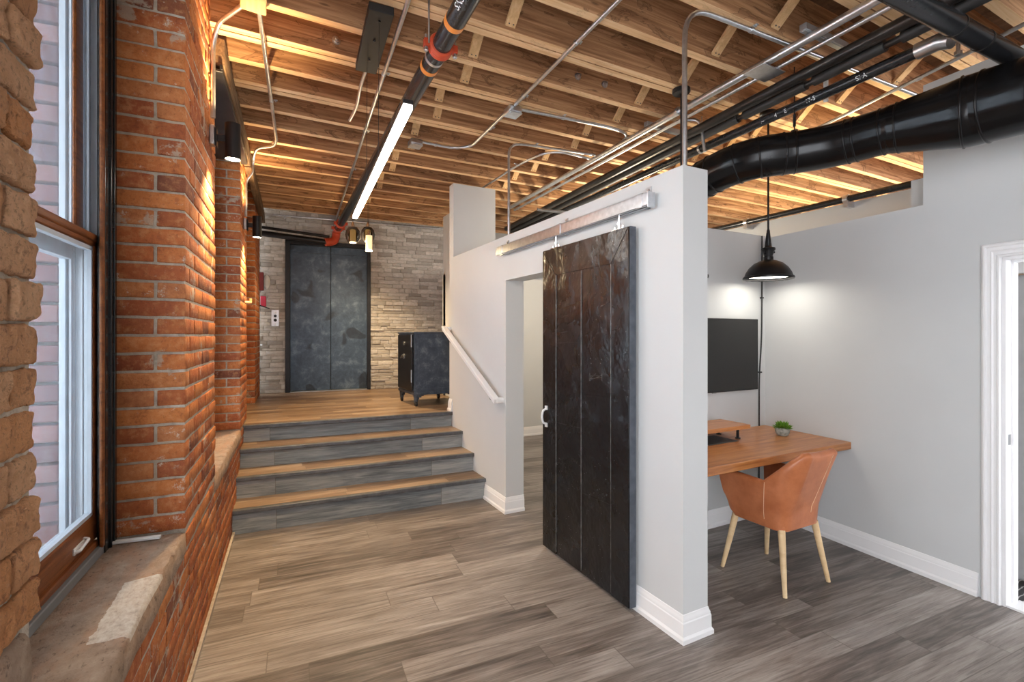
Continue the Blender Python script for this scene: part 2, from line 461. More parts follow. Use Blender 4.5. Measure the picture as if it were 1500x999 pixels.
# ------------------------------------------------------------------ mesh builder
class MB:
    def __init__(s, T=None):
        s.v, s.f, s.mi, s.tv, s.T = [], [], [], [], T

    def add(s, vs, fs, m=0, tint=0.5):
        k = len(s.v)
        s.v += [Vector(a) for a in vs]
        s.tv += [tint] * len(vs)
        s.f += [tuple(i + k for i in f) for f in fs]
        s.mi += [m] * len(fs)
        return s

    def box(s, x0, x1, y0, y1, z0, z1, m=0, tint=0.5):
        vs = [(x, y, z) for x in (x0, x1) for y in (y0, y1) for z in (z0, z1)]
        return s.add(vs, [(0, 1, 3, 2), (4, 6, 7, 5), (0, 4, 5, 1), (2, 3, 7, 6), (0, 2, 6, 4), (1, 5, 7, 3)], m, tint)

    def beam(s, a, b, wd, ht, up=(0, 0, 1), m=0):
        """box from a to b, wd across, ht along up"""
        a, b, up = Vector(a), Vector(b), Vector(up)
        d = (b - a).normalized()
        sx = d.cross(up).normalized() * (wd / 2)
        u = sx.cross(d).normalized() * (ht / 2)
        vs = [a + sx * i + u * j for i, j in ((-1, -1), (1, -1), (1, 1), (-1, 1))] + [b + sx * i + u * j for i, j in ((-1, -1), (1, -1), (1, 1), (-1, 1))]
        return s.add(vs, [(0, 1, 2, 3), (7, 6, 5, 4), (0, 4, 5, 1), (1, 5, 6, 2), (2, 6, 7, 3), (3, 7, 4, 0)], m)

    def tube(s, pts, r, n=14, m=0, caps=True):
        pts = [Vector(p) for p in pts]
        rs = r if hasattr(r, '__len__') else [r] * len(pts)
        ref = None
        k0 = len(s.v)
        vs, fs = [], []
        for i, p in enumerate(pts):
            if i == 0:
                d = pts[1] - p
            elif i == len(pts) - 1:
                d = p - pts[i - 1]
            else:
                d = (pts[i + 1] - p).normalized() + (p - pts[i - 1]).normalized()
            d.normalize()
            if ref is None:
                ref = Vector((0, 0, 1)) if abs(d.z) < 0.9 else Vector((1, 0, 0))
            ref = (ref - d * ref.dot(d)).normalized()
            e = d.cross(ref)
            for j in range(n):
                a = 2 * pi * j / n
                vs.append(p + (ref * cos(a) + e * sin(a)) * rs[i])
        for i in range(len(pts) - 1):
            for j in range(n):
                a, b = i * n + j, i * n + (j + 1) % n
                fs.append((a, b, b + n, a + n))
        if caps:
            fs.append(tuple(range(n - 1, -1, -1)))
            fs.append(tuple((len(pts) - 1) * n + j for j in range(n)))
        return s.add(vs, fs, m)

    def lathe(s, prof, c=(0, 0, 0), n=32, m=0, axis=None, close=False):
        """prof [(r, h)], spun about axis through c"""
        c = Vector(c)
        ax = Vector(axis or (0, 0, 1)).normalized()
        u = Vector((1, 0, 0)) if abs(ax.x) < 0.9 else Vector((0, 1, 0))
        u = (u - ax * u.dot(ax)).normalized()
        e = ax.cross(u)
        vs, fs = [], []
        for r, h in prof:
            for j in range(n):
                a = 2 * pi * j / n
                vs.append(c + ax * h + (u * cos(a) + e * sin(a)) * max(r, 1e-5))
        P = len(prof)
        for i in range(P - 1 + (1 if close else 0)):
            for j in range(n):
                a, b = i * n + j, i * n + (j + 1) % n
                i2 = ((i + 1) % P) * n
                fs.append((a, b, i2 + (j + 1) % n, i2 + j))
        return s.add(vs, fs, m)

    def rough(s, x0, x1, y0, y1, z0, z1, amp=0.004, fr=18, cell=0.035, m=0, tint=0.5, rnd=0.006):
        """block with worn, rounded, uneven faces"""
        L = (x1 - x0, y1 - y0, z1 - z0)
        nn = [max(1, min(24, round(l / cell))) + 2 for l in L]
        def coord(i, k, lo, hi):
            rr = min(rnd, (hi - lo) * 0.25)
            if i == 0: return lo
            if i == k - 1: return hi
            return lo + rr + (hi - lo - 2 * rr) * (i - 1) / max(1, k - 3)
        idx, vs, fs = {}, [], []
        nx, ny, nz = (k + 0 for k in nn)
        cx, cy, cz = (x0 + x1) / 2, (y0 + y1) / 2, (z0 + z1) / 2
        def vid(i, j, k):
            if (i, j, k) not in idx:
                p = Vector((coord(i, nx, x0, x1), coord(j, ny, y0, y1), coord(k, nz, z0, z1)))
                e = (i in (0, nx - 1)) + (j in (0, ny - 1)) + (k in (0, nz - 1))
                if e >= 2:
                    q = rnd * (0.35 if e == 2 else 0.5)
                    if i in (0, nx - 1): p.x += q if i == 0 else -q
                    if j in (0, ny - 1): p.y += q if j == 0 else -q
                    if k in (0, nz - 1): p.z += q if k == 0 else -q
                nv = noise.noise_vector(p * fr) + noise.noise_vector(p * fr * 3.1) * 0.5
                p += nv * amp
                idx[(i, j, k)] = len(vs)
                vs.append(p)
            return idx[(i, j, k)]
        for i in range(nx - 1):
            for j in range(ny - 1):
                fs.append((vid(i, j, 0), vid(i, j + 1, 0), vid(i + 1, j + 1, 0), vid(i + 1, j, 0)))
                fs.append((vid(i, j, nz - 1), vid(i + 1, j, nz - 1), vid(i + 1, j + 1, nz - 1), vid(i, j + 1, nz - 1)))
        for i in range(nx - 1):
            for k in range(nz - 1):
                fs.append((vid(i, 0, k), vid(i + 1, 0, k), vid(i + 1, 0, k + 1), vid(i, 0, k + 1)))
                fs.append((vid(i, ny - 1, k), vid(i, ny - 1, k + 1), vid(i + 1, ny - 1, k + 1), vid(i + 1, ny - 1, k)))
        for j in range(ny - 1):
            for k in range(nz - 1):
                fs.append((vid(0, j, k), vid(0, j, k + 1), vid(0, j + 1, k + 1), vid(0, j + 1, k)))
                fs.append((vid(nx - 1, j, k), vid(nx - 1, j + 1, k), vid(nx - 1, j + 1, k + 1), vid(nx - 1, j, k + 1)))
        return s.add(vs, fs, m, tint)

    def build(s, name, mats, parent=None, bevel=0.0, smooth=35, label=None, cat=None, group=None, kind=None, segs=2):
        if not isinstance(mats, (list, tuple)):
            mats = [mats]
        vs = [s.T @ v for v in s.v] if s.T is not None else s.v
        if parent is None:
            xs, ys, zs = zip(*vs)
            o0 = Vector(((min(xs) + max(xs)) / 2, (min(ys) + max(ys)) / 2, min(zs)))
        else:
            o0 = Vector(parent['_w'])
        me = bpy.data.meshes.new(name)
        me.from_pydata([tuple(v - o0) for v in vs], [], s.f)
        for m in mats:
            me.materials.append(M[m])
        if len(mats) > 1:
            me.polygons.foreach_set('material_index', s.mi)
        if any(t != 0.5 for t in s.tv):
            a = me.attributes.new('tint', 'FLOAT', 'POINT')
            a.data.foreach_set('value', s.tv)
        me.update()
        if smooth:
            me.shade_smooth()
            me.set_sharp_from_angle(angle=radians(smooth))
        o = bpy.data.objects.new(name, me)
        COL.objects.link(o)
        o['_w'] = tuple(o0)
        if parent is not None:
            o.parent = parent
        else:
            o.location = o0
        if bevel:
            b = o.modifiers.new('bevel', 'BEVEL')
            b.width = bevel
            b.segments = segs
            b.limit_method = 'ANGLE'
            b.angle_limit = radians(40)
        if label: o['label'] = label
        if cat: o['category'] = cat
        if group: o['group'] = group
        if kind: o['kind'] = kind
        return o


def thing(name, label, cat, loc, group=None, kind=None):
    o = bpy.data.objects.new(name, None)
    COL.objects.link(o)
    o.location = loc
    o.empty_display_size = 0.1
    o['_w'] = tuple(loc)
    if label: o['label'] = label
    if cat: o['category'] = cat
    if group: o['group'] = group
    if kind: o['kind'] = kind
    return o


def fillet(pts, rad, seg=6):
    """polyline with rounded corners"""
    pts = [Vector(p) for p in pts]
    out = [pts[0]]
    for i in range(1, len(pts) - 1):
        a, b, c = pts[i - 1], pts[i], pts[i + 1]
        d1, d2 = (a - b), (c - b)
        r = min(rad, d1.length * 0.48, d2.length * 0.48)
        p, q = b + d1.normalized() * r, b + d2.normalized() * r
        for k in range(seg + 1):
            t = k / seg
            out.append(p * (1 - t) ** 2 + b * 2 * t * (1 - t) + q * t * t)
    out.append(pts[-1])
    return out


def structure(mb, name, mats, **k):
    return mb.build(name, mats, kind='structure', **k)


R = random.Random(7)

# local frames ----------------------------------------------------------
AW = radians(3.16)
TL = Matrix.Translation((-0.4266, 0, 0)) @ Matrix.Rotation(-AW, 4, 'Z')      # brick wall: local x=0 is its face, y runs along it
AS = -math.atan2(0.126, 2.059)                                               # stairs and planks
AE = -math.atan2(0.268, 2.645)
TE = Matrix.Translation((0.026, 7.881, 0)) @ Matrix.Rotation(AE, 4, 'Z')      # stone wall: local y=0 face, x along it
AR = math.atan2(0.081, 0.955)
TR = Matrix.Translation((3.852, 2.212, 0)) @ Matrix.Rotation(-AR, 4, 'Z')     # right wall: local x=0 face, y along


def LW(d, s, z):
    return TL @ Vector((d, s, z))


ZC = 3.30      # underside of joists
# ================================================================== FLOOR
def turned_slab(name, mat, pts, z0, z1, ang, kind='structure'):
    """flat slab with a polygon outline, its own x axis turned by ang so the planks follow"""
    me = bpy.data.meshes.new(name)
    Ri = Matrix.Rotation(-ang, 4, 'Z')
    n_ = len(pts)
    vs = [Ri @ Vector((x, y, z)) for z in (z0, z1) for x, y in pts]
    fs = [tuple(range(n_ - 1, -1, -1)), tuple(range(n_, 2 * n_))] + [(i, (i + 1) % n_, n_ + (i + 1) % n_, n_ + i) for i in range(n_)]
    me.from_pydata([tuple(v) for v in vs], [], fs)
    me.materials.append(M[mat])
    o = bpy.data.objects.new(name, me)
    COL.objects.link(o)
    o.rotation_euler = (0, 0, ang)
    o['kind'] = kind
    o['_w'] = (0, 0, 0)
    return o


turned_slab('floor', 'floor_planks', [(-1.4, -1.5), (7.95, -1.5), (7.95, 8.4), (-1.4, 8.2)], -0.08, 0.0, AS)
# landing: bounded by its front edge (left, right) and the stone wall
turned_slab('floor_upper', 'landing_planks', [(-0.45, 5.225), (1.885, 5.082), (1.885, 5.15), (2.31, 5.15), (2.31, 6.54), (2.9, 6.54), (2.9, 7.95), (-0.45, 8.2)], 0.50, 0.695, AS)

# ================================================================== STAIRS
st = thing('staircase', 'four step wooden staircase with grey risers between brick and white wall', 'stairs', (0.85, 4.6, 0))
ex = Vector((-2.059, 0.126, 0)).normalized()
zn = [0.192, 0.368, 0.535]                     # tread heights
yr = [4.154, 4.437, 4.742, 5.05]               # nosing positions at the right hand wall
def spt(y, L=0.0, back=0.0):
    """point on a line parallel to the steps: y at the right wall, L to the left"""
    p = Vector((1.887, y, 0)) + ex * L
    return p
WL = 2.12
def brickx(y):
    return -0.4266 + 0.0552 * y
zs = [0.0] + zn + [0.695]
for i in range(4):
    yf = yr[i] + 0.025
    top = zs[i + 1] - 0.03
    mb = MB(Matrix.Translation((1.887, yf, 0)) @ Matrix.Rotation(AS, 4, 'Z'))
    Lx = (1.887 - brickx(yf) - 0.0) / cos(AS)
    mb.box(-Lx, 0, 0, 0.02, zs[i], top)
    r_ = mb.build('riser', 'riser_planks', st)
    if i < 3:
        mb = MB(Matrix.Translation((1.887, yr[i], 0)) @ Matrix.Rotation(AS, 4, 'Z'))
        mb.box(-Lx, 0.0, 0.05, yr[i + 1] - yr[i] + 0.04, zs[i + 1] - 0.028, zs[i + 1])
        t_ = mb.build('tread', 'landing_planks', st)
        mb = MB(Matrix.Translation((1.887, yr[i], 0)) @ Matrix.Rotation(AS, 4, 'Z'))
        mb.box(-Lx, 0.008, 0.0, 0.05, zs[i + 1] - 0.032, zs[i + 1] + 0.001)
        mb.build('nosing', 'nosing_dark', t_, bevel=0.006)
    else:
        mb = MB(Matrix.Translation((1.887, yr[i] - 0.012, 0)) @ Matrix.Rotation(AS, 4, 'Z'))
        mb.box(-Lx, 0.0, 0.0, 0.05, 0.660, 0.699)
        mb.build('nosing', 'nosing_dark', r_, bevel=0.006)

# ================================================================== BRICK WALL
CH = 0.0765
PIERS = [(0.15, 1.19, 0.70, 3.6), (2.51, 3.39, 0.0, 3.6), (4.92, 5.55, 0.0, 3.6), (6.74, 7.62, 0.0, 3.6)]
mb = MB(TL)
# mortar cores (slightly behind the brick faces)
i_ = 0.0028
def core(y0, y1, z0, z1, xo=0.0, xi=-0.95):
    mb.box(xi, xo - i_, y0 + i_, y1 - i_, z0, z1, 1)
for a, b, z0, z1 in PIERS:
    mb.box(-0.235, -i_ if a > 1 else -0.010, a + 0.012, b - 0.008, z0, z1, 1)
core(0.2, 3.39, 0.0, 0.60)
core(3.39, 4.92, 0.0, 0.60)
core(4.92, 5.55, 0.0, 0.60)
mb.box(-0.34, -0.26, 5.5, 6.8, 0, 3.6, 1)
# exterior wall mass behind the piers, splayed openings left free
for a, b, z0, z1 in PIERS:
    mb.box(-0.95, -0.235, a + 0.012, b - 0.008, z0, z1, 1)
# heads over openings
mb.box(-0.95, -0.02, 1.19, 2.51, 3.25, 3.6, 1)
mb.box(-0.95, -0.02, 3.39, 4.92, 3.25, 3.6, 1)


def brick(x0, x1, y0, y1, z0, z1, amp=0.0026, rnd=0.0032, cell=0.035, m=0, ex=0):
    g = 0.0058
    t = R.random()
    t = 0.15 + 0.8 * t if R.random() > 0.08 else 0.0
    mb.rough(x0, x1, y0 + (R.uniform(0.001, 0.006) if ex else g), y1 - g, z0 + g, z1 - g, amp, 20, cell, m, t, rnd)


def courses(z0, z1):
    k = 0
    z = z0
    while z < z1 - 0.02:
        yield k, z, min(z + CH, z1)
        z += CH
        k += 1


# room face of the wall under the sills and below piers
for k, z, zt in courses(0.0, 0.60 - 0.0):
    y = 0.25 - (k % 2) * 0.107
    while y < 5.55:
        L = 0.214 if k % 6 != 5 else 0.107
        brick(-0.09, R.uniform(-0.001, 0.0022), y, min(y + L, 5.55), z, zt)
        y += L
# one or two more courses, interrupted by the stone sills
for k, z, zt in courses(0.612, 0.70):
    for a, b in ((0.2, 1.05), (2.53, 3.35), (4.95, 5.55)):
        y = a
        while y < b - 0.03:
            L = R.choice((0.107, 0.214))
            brick(-0.09, R.uniform(0, 0.004), y, min(y + L, b), z, min(zt, 0.70))
            y += L


def pier(a, b, z0, z1, dep=0.235, near=True, face=True):
    for k, z, zt in courses(z0, z1):
        odd = k % 2
        # near jamb (faces the camera)
        if near:
            if odd:
                brick(-0.10, 0.001, a, a + 0.214, z, zt, ex=1)                      # room face stretcher, its end shows in the jamb
                brick(-dep - 0.02, -0.113, a, a + 0.107, z, zt, ex=1)
                y = a + 0.214
            else:
                brick(-dep - 0.02, 0.0, a, a + 0.107, z, zt, ex=1)
                y = a + 0.107
        else:
            y = a - (0.107 if odd else 0)
            y = max(y, a)
        while face and y < b - 0.02:
            L = min(0.214, b - y)
            if b - y - L < 0.04:
                L = b - y
            brick(-0.10, R.uniform(-0.001, 0.004), y, y + L, z, zt)
            y += L


pier(2.51, 3.39, 0.705, 3.5)
pier(4.92, 5.55, 0.705, 3.5)
pier(6.74, 7.60, 0.700, 3.5)
# near pier: rough, hacked bricks with deep joints
for k, z, zt in courses(1.035, 3.4):
    y = 1.19 + R.uniform(-0.012, 0.008)
    first = 0.10 if k % 2 else 0.214
    L = first
    while y > 0.1:
        t = 0.35 + 0.6 * R.random()
        mb.rough(-0.10, R.uniform(-0.004, 0.008), y - L + 0.005, y - 0.003, z + 0.004, zt - 0.005, 0.0055, 42, 0.009, 2, t, 0.006)
        y -= L
        L = 0.214
structure(mb, 'wall_left', ['brick', 'mortar', 'hacked_brick'], smooth=40)

# brick returns seen through the glass
mb = MB(TL)
for y0 in (2.45, 4.86):
    for k, z, zt in courses(0.75, 3.3):
        x = -0.395
        if k % 2:
            mb.rough(x - 0.095, x, y0 - 0.02, y0 + 0.06, z + 0.006, zt - 0.006, 0.002, 20, 0.06, 0, R.random())
            x -= 0.105
        while x > -0.95:
            mb.rough(x - 0.2, x, y0 - 0.02, y0 + 0.06, z + 0.006, zt - 0.006, 0.002, 20, 0.06, 0, R.random())
            x -= 0.21
structure(mb, 'wall_outside', ['outer_brick'], smooth=50)

# stone quoin under the near pier, stone sills
mb = MB(TL)
mb.rough(-0.23, 0.004, 0.72, 1.165, 0.70, 1.03, 0.006, 9, 0.04, 0, 0.4, 0.014)
structure(mb, 'wall_stone_quoin', ['sandstone'], smooth=60)
mb = MB(TL)
mb.rough(-0.30, 0.012, 0.6, 2.515, 0.60, 0.705, 0.006, 9, 0.1, 0, 0.4, 0.02)
sill = structure(mb, 'window_sill', ['sandstone'], smooth=60)
mb = MB(TL)
mb.rough(-0.30, 0.010, 3.385, 4.93, 0.60, 0.705, 0.006, 9, 0.1, 0, 0.4, 0.02)
structure(mb, 'window_sill', ['sandstone'], smooth=60)
# baseboard trim strip at the brick
mb = MB(TL)
mb.box(0.002, 0.018, -1.0, 4.30, 0.0, 0.028)
structure(mb, 'trim_1', ['mortar'])

# ------------------------------------------------------------------ windows
def window(name, a, b, z0=0.705, z1=3.25, full=True):
    """a..b along the wall; frame, two sashes, tracks"""
    W = thing(name, None, None, LW(-0.27, (a + b) / 2, z0), kind='structure')
    m = MB(TL)
    bw = 0.135
    m.box(-0.262, -0.235, a, a + bw, z0, z1)
    m.box(-0.262, -0.235, b - bw, b, z0, z1)
    m.box(-0.255, -0.228, b - 0.05, b - 0.035, z0, z1)
    m.box(-0.255, -0.228, b - 0.09, b - 0.08, z0, z1)
    m.box(-0.262, -0.235, a, b, z1 - 0.1, z1)
    m.build('frame', 'black_gloss', W, bevel=0.003, label='black vertical casing')
    m = MB(TL)
    m.box(-0.285, -0.240, a, b, z0, z0 + 0.035)
    m.build('sill_flashing', 'sealant', W, bevel=0.004)
    m = MB(TL)
    f0, f1 = a + bw, b - bw
    m.box(-0.248, -0.236, f1 - 0.024, f1 + 0.002, z0 + 0.03, z1)
    m.box(-0.248, -0.236, f0 - 0.002, f0 + 0.024, z0 + 0.03, z1)
    m.box(-0.285, -0.255, f0, f1, z0 + 0.033, z0 + 0.058)
    m.build('jamb', 'window_wood', W, bevel=0.004)
    # lower sash
    s0, s1 = f0 - 0.05, f1 + 0.056
    m = MB(TL)
    m.box(-0.305, -0.268, s0, s1, z0 + 0.055, z0 + 0.155)
    m.box(-0.305, -0.268, s0, s1, 1.885, 1.935)
    m.box(-0.290, -0.268, s1 - 0.06, s1, z0 + 0.1, 1.9)
    m.box(-0.290, -0.268, s0, s0 + 0.06, z0 + 0.1, 1.9)
    m.box(-0.275, -0.262, s0, s1, 1.905, 1.935)
    lo = m.build('lower_sash', 'window_wood', W, bevel=0.006)
    m = MB(TL)
    for q0, q1 in ((s1 - 0.072, s1 - 0.058), (s0 + 0.058, s0 + 0.072)):
        m.box(-0.295, -0.273, q0, q1, z0 + 0.155, 1.885)
    m.box(-0.295, -0.273, s0 + 0.06, s1 - 0.06, z0 + 0.15, z0 + 0.168)
    m.box(-0.295, -0.273, s0 + 0.06, s1 - 0.06, 1.870, 1.887)
    m.build('glazing_bead', 'outdoor_white', lo)
    m = MB(TL)
    m.box(-0.286, -0.282, s0 + 0.05, s1 - 0.05, z0 + 0.14, 1.89)
    m.build('pane', 'glass', lo)
    m = MB(TL)
    pz = z0 + 0.098
    P0 = (a + b) / 2 + 0.37
    m.tube(fillet([(-0.268, P0 - 0.045, pz - 0.012), (-0.252, P0 - 0.04, pz - 0.008), (-0.250, P0 + 0.04, pz + 0.004), (-0.268, P0 + 0.045, pz + 0.006)], 0.015), 0.006, 8)
    m.box(-0.269, -0.262, P0 - 0.05, P0 + 0.05, pz - 0.02, pz + 0.004)
    m.build('sash_pull', 'plastic_white', lo, bevel=0.002)
    # upper sash, set further out
    u1 = f1 + 0.03
    u0 = f0
    m = MB(TL)
    m.box(-0.322, -0.310, u1 - 0.075, u1, 1.90, z1)
    m.box(-0.345, -0.310, u0, u0 + 0.095, 1.90, z1)
    m.box(-0.345, -0.310, u0, u1, 1.89, 1.935)
    m.box(-0.345, -0.310, u0, u1, z1 - 0.12, z1 - 0.04)
    up = m.build('upper_sash', 'window_wood', W, bevel=0.006)
    m = MB(TL)
    m.box(-0.330, -0.326, u0 + 0.07, u1 - 0.07, 1.92, z1 - 0.1)
    m.build('pane', 'glass', up)
    # white tracks
    m = MB(TL)
    for (q, s_) in ((f1 + 0.062, -1), (f0 - 0.062, 1)):
        m.box(-0.36, -0.268, min(q, q + 0.07 * -s_), max(q, q + 0.07 * -s_), z0 + 0.06, z1)
        for d0 in (-0.272, -0.298, -0.318, -0.352):
            m.box(d0 - 0.006, d0, min(q, q + 0.02 * s_), max(q, q + 0.02 * s_), z0 + 0.06, z1)
    m.build('track', 'outdoor_white', W)
    # storm frame outside
    m = MB(TL)
    for d0, wd in ((-0.345, 0.02), (-0.368, 0.035)):
        m.box(d0 - 0.02, d0, b - 0.06 - wd, b - 0.03, z0, z1)
        m.box(d0 - 0.02, d0, a + 0.03, a + 0.06 + wd, z0, z1)
    m.box(-0.40, -0.33, a, b, z0 + 0.04, z0 + 0.08)
    m.box(-0.385, -0.35, a, b, 1.84, 1.90)
    st_ = m.build('storm_frame', 'outdoor_white', W, bevel=0.002)
    m = MB(TL)
    m.box(-0.364, -0.361, a + 0.06, b - 0.06, z0 + 0.06, z1)
    m.build('pane', 'glass', st_)
    return W


window('window_1', 1.19, 2.51)
window('window_2', 3.39, 4.92)

# ================================================================== STONE WALL, ELEVATOR
mb = MB(TE)
X0, X1 = -0.45, 3.2
DX0, DX1, DZ = 0.305, 1.512, 2.945
mb.box(X0, DX0, 0.02, 0.3, 0.0, 3.6, 1)
mb.box(DX1, X1, 0.02, 0.3, 0.0, 3.6, 1)
mb.box(DX0, DX1, 0.02, 0.3, DZ, 3.6, 1)
RS = random.Random(3)
z = 0.695
while z < 3.45:
    hh = RS.choice((0.035, 0.05, 0.05, 0.062, 0.075))
    x = X0 + RS.uniform(-0.2, 0)
    while x < X1:
        L = RS.uniform(0.09, 0.34)
        segs_ = [(max(x, X0), min(x + L, X1))]
        if z + hh * 0.5 < DZ:
            s2 = []
            for a, b in segs_:
                if b <= DX0 or a >= DX1: s2.append((a, b))
                else:
                    if a < DX0: s2.append((a, DX0))
                    if b > DX1: s2.append((DX1, b))
            segs_ = s2
        for a, b in segs_:
            if b - a > 0.015:
                pr = RS.uniform(0.0, 0.022)
                mb.rough(a + 0.001, b - 0.001, -pr, 0.06, z + 0.001, z + hh - 0.001, 0.0035, 16, 0.045, 0, RS.random(), 0.004)
        x += L
    z += hh
structure(mb, 'wall_back', ['ledger_stone', 'mortar'], smooth=40)

el = thing('elevator_door', 'dark blue steel double elevator door set in the pale stone wall', 'elevator door', TE @ Vector((0.9, 0.02, 0.695)))
m = MB(TE)
m.box(DX0, DX0 + 0.065, -0.035, 0.16, 0.695, DZ)
m.box(DX1 - 0.05, DX1, -0.035, 0.16, 0.695, DZ)
m.box(DX0, DX1, -0.035, 0.16, DZ - 0.06, DZ)
m.build('frame', 'black_metal', el, bevel=0.004)
m = MB(TE)
m.box(DX0, DX1, 0.12, 0.16, 0.695, DZ)
m.build('shaft_cover', 'sheet_dark', el)
m = MB(TE)
m.box(DX0 + 0.05, DX1 - 0.05, -0.02, 0.12, 0.693, 0.705)
m.build('threshold', 'steel_dull', el)
mid = 0.93
for a, b in ((DX0 + 0.06, mid - 0.004), (mid + 0.004, DX1 - 0.045)):
    m = MB(TE)
    m.box(a, b, 0.07, 0.11, 0.706, DZ - 0.05)
    m.box(a, b, 0.055, 0.07, DZ - 0.17, DZ - 0.155)
    m.box(a, a + 0.012, 0.062, 0.07, 0.706, DZ - 0.05)
    m.build('door_leaf', 'elevator_steel', el, bevel=0.002)

cp = thing('elevator_call_panel', 'small silver elevator call panel with round buttons on the stone wall', 'call panel', TE @ Vector((0.175, -0.02, 1.66)))
m = MB(TE)
m.box(0.125, 0.225, -0.042, -0.01, 1.67, 1.91)
m.build('plate', 'galvanised', cp, bevel=0.003)
for zz, rr in ((1.87, 0.012), (1.82, 0.020), (1.76, 0.022), (1.70, 0.012)):
    m = MB(TE)
    m.lathe([(rr, 0), (rr, 0.006), (rr * 0.8, 0.009), (0, 0.009)], (0.175, -0.042, zz), 18, axis=(0, -1, 0))
    m.build('button', 'black_metal' if rr > 0.015 else 'plastic_white', cp)

# fire alarm things at the left edge of the stone wall
al = thing('fire_alarm_bell', 'dark red alarm box with white oval strobe left of the elevator', 'alarm', TE @ Vector((0.0, -0.05, 2.15)))
m = MB(TE)
m.box(-0.06, 0.03, -0.12, -0.066, 2.18, 2.44)
m.build('back_box', 'maroon', al, bevel=0.006)
m = MB(TE)
m.lathe([(0.0, 0.03), (0.02, 0.03), (0.022, 0.02), (0.036, 0.014), (0.04, 0.0), (0.04, -0.02)], (0.07, -0.06, 2.31), 20, axis=(0, -1, 0))
for v in m.v:
    pass
m.v = [Vector((v.x, v.y, 2.31 + (v.z - 2.31) * 2.6)) for v in m.v]
m.build('strobe', 'plastic_white', al)
ps = thing('fire_alarm_pull_station', 'bright pinkish red pull station with black bar under the alarm box', 'alarm', TE @ Vector((0.02, -0.05, 1.93)))
m = MB(TE)
m.box(-0.01, 0.06, -0.12, -0.066, 1.95, 2.10)
m.build('body', 'pink_red', ps, bevel=0.006)
m = MB(TE)
m.tube([(-0.05, -0.128, 1.975), (0.11, -0.128, 1.92)], 0.008, 8)
m.build('bar', 'black_metal', ps)

def conduit(name, label, pts, r, mat='galvanised', rad=0.12, straps=(), cat='conduit', group=None, strap_mat='galvanised'):
    """tube along pts; straps = list of (point, wall direction)"""
    m = MB()
    P = fillet(pts, rad) if rad else [Vector(p) for p in pts]
    m.tube(P, r, 14)
    o = m.build(name, mat, label=label, cat=cat, group=group)
    for p, d in straps:
        q = MB()
        p, d = Vector(p), Vector(d).normalized()
        # find the local run direction
        best = min(range(len(P) - 1), key=lambda i: ((P[i] + P[i + 1]) / 2 - p).length + 0 if (P[i + 1] - P[i]).length < 0.3 else (p - P[i] - (P[i + 1] - P[i]) * max(0, min(1, (p - P[i]).dot(P[i + 1] - P[i]) / (P[i + 1] - P[i]).length_squared))).length)
        t = (P[best + 1] - P[best]).normalized()
        q.tube([p - t * 0.010, p + t * 0.010], r * 1.22 + 0.001, 14)
        s_ = t.cross(d).normalized()
        q.beam(p + s_ * (r + 0.002) + d * r * 0.9 - t * 0.0, p + s_ * (r + 0.028) + d * r * 0.9, 0.02, 0.003, d)
        q.tube([p + s_ * (r + 0.016) + d * r * 0.9, p + s_ * (r + 0.016) + d * (r * 0.9 - 0.012)], 0.006, 6)
        q.build('strap', strap_mat, o)
    return o


LE = lambda x, y, z: TE @ Vector((x, y, z))
conduit('conduit', 'thin steel conduit across the top of the stone wall bending down its left edge', [LE(2.62, -0.045, 3.285), LE(0.0, -0.045, 3.285), LE(-0.035, -0.05, 3.2), LE(-0.035, -0.05, 0.70)], 0.012, rad=0.1,
        straps=[(LE(0.3, -0.045, 3.285), (0, 1, 0)), (LE(1.9, -0.045, 3.285), (0, 1, 0)), (LE(-0.035, -0.05, 2.5), (0, 1, 0)), (LE(-0.035, -0.05, 1.4), (0, 1, 0))])
conduit('conduit', 'steel riser pipe standing left of the elevator alarm boxes', [LE(-0.085, -0.09, 0.70), LE(-0.085, -0.09, 3.3)], 0.016, rad=0, straps=[(LE(-0.085, -0.09, 2.6), (0, 1, 0)), (LE(-0.085, -0.09, 1.3), (0, 1, 0))])

# ================================================================== WHITE WALLS
XW0, XW1 = 1.889, 2.065
def wall_box(m, x0, x1, y0, y1, z0, z1):
    m.box(x0, x1, y0, y1, z0, z1)
m = MB()
m.box(XW0, XW1, 1.76, 2.93, 0, 2.405)
m.box(XW0, XW1, 3.74, 5.02, 0, 2.405)
m.box(XW0, XW1, 2.93, 3.74, 2.02, 2.405)
structure(m, 'wall_center', ['wall_paint'])
m = MB()
m.box(XW0, 2.40, 5.02, 5.145, 0, 3.218)
m.box(2.307, 2.43, 5.145, 6.54, 0, 3.218)
structure(m, 'wall_partition', ['wall_paint'])
m = MB()
m.box(XW1, 3.95, 2.711, 2.83, 0, 2.405)
structure(m, 'wall_office', ['wall_paint'])
m = MB()
m.box(2.307, 5.0, 6.45, 6.57, 0, 2.4)
structure(m, 'wall_inner', ['wall_paint'])
# right wall, local frame: x=0 face, y along (0 at y=2.212)
m = MB(TR)
D1 = -1.04 - 0.02      # inner jamb (opening starts here, towards the camera)
D0 = D1 - 0.86
m.box(0, 0.13, -0.675, 0.55, 0, 2.385)
m.box(0, 0.13, D1, -0.675, 0, 3.157)
m.box(0, 0.13, D0, D1, 2.0, 3.157)
m.box(0, 0.13, -3.6, D0, 0, 3.157)
structure(m, 'wall_right', ['wall_paint'])
m = MB()
m.box(4.95, 5.07, -0.2, 6.6, 0, 2.80)
structure(m, 'wall_beyond', ['wall_paint'])
m = MB()
m.box(7.9, 8.0, -1.5, 8.5, 0, 3.6)
m.box(2.9, 7.9, 8.3, 8.4, 0, 3.6)
structure(m, 'wall_far', ['wall_paint'])
m = MB()
m.box(0.0, 4.0, -1.75, -1.6, 0, 3.6)  # unseen wall, its width set to cut light coming from behind
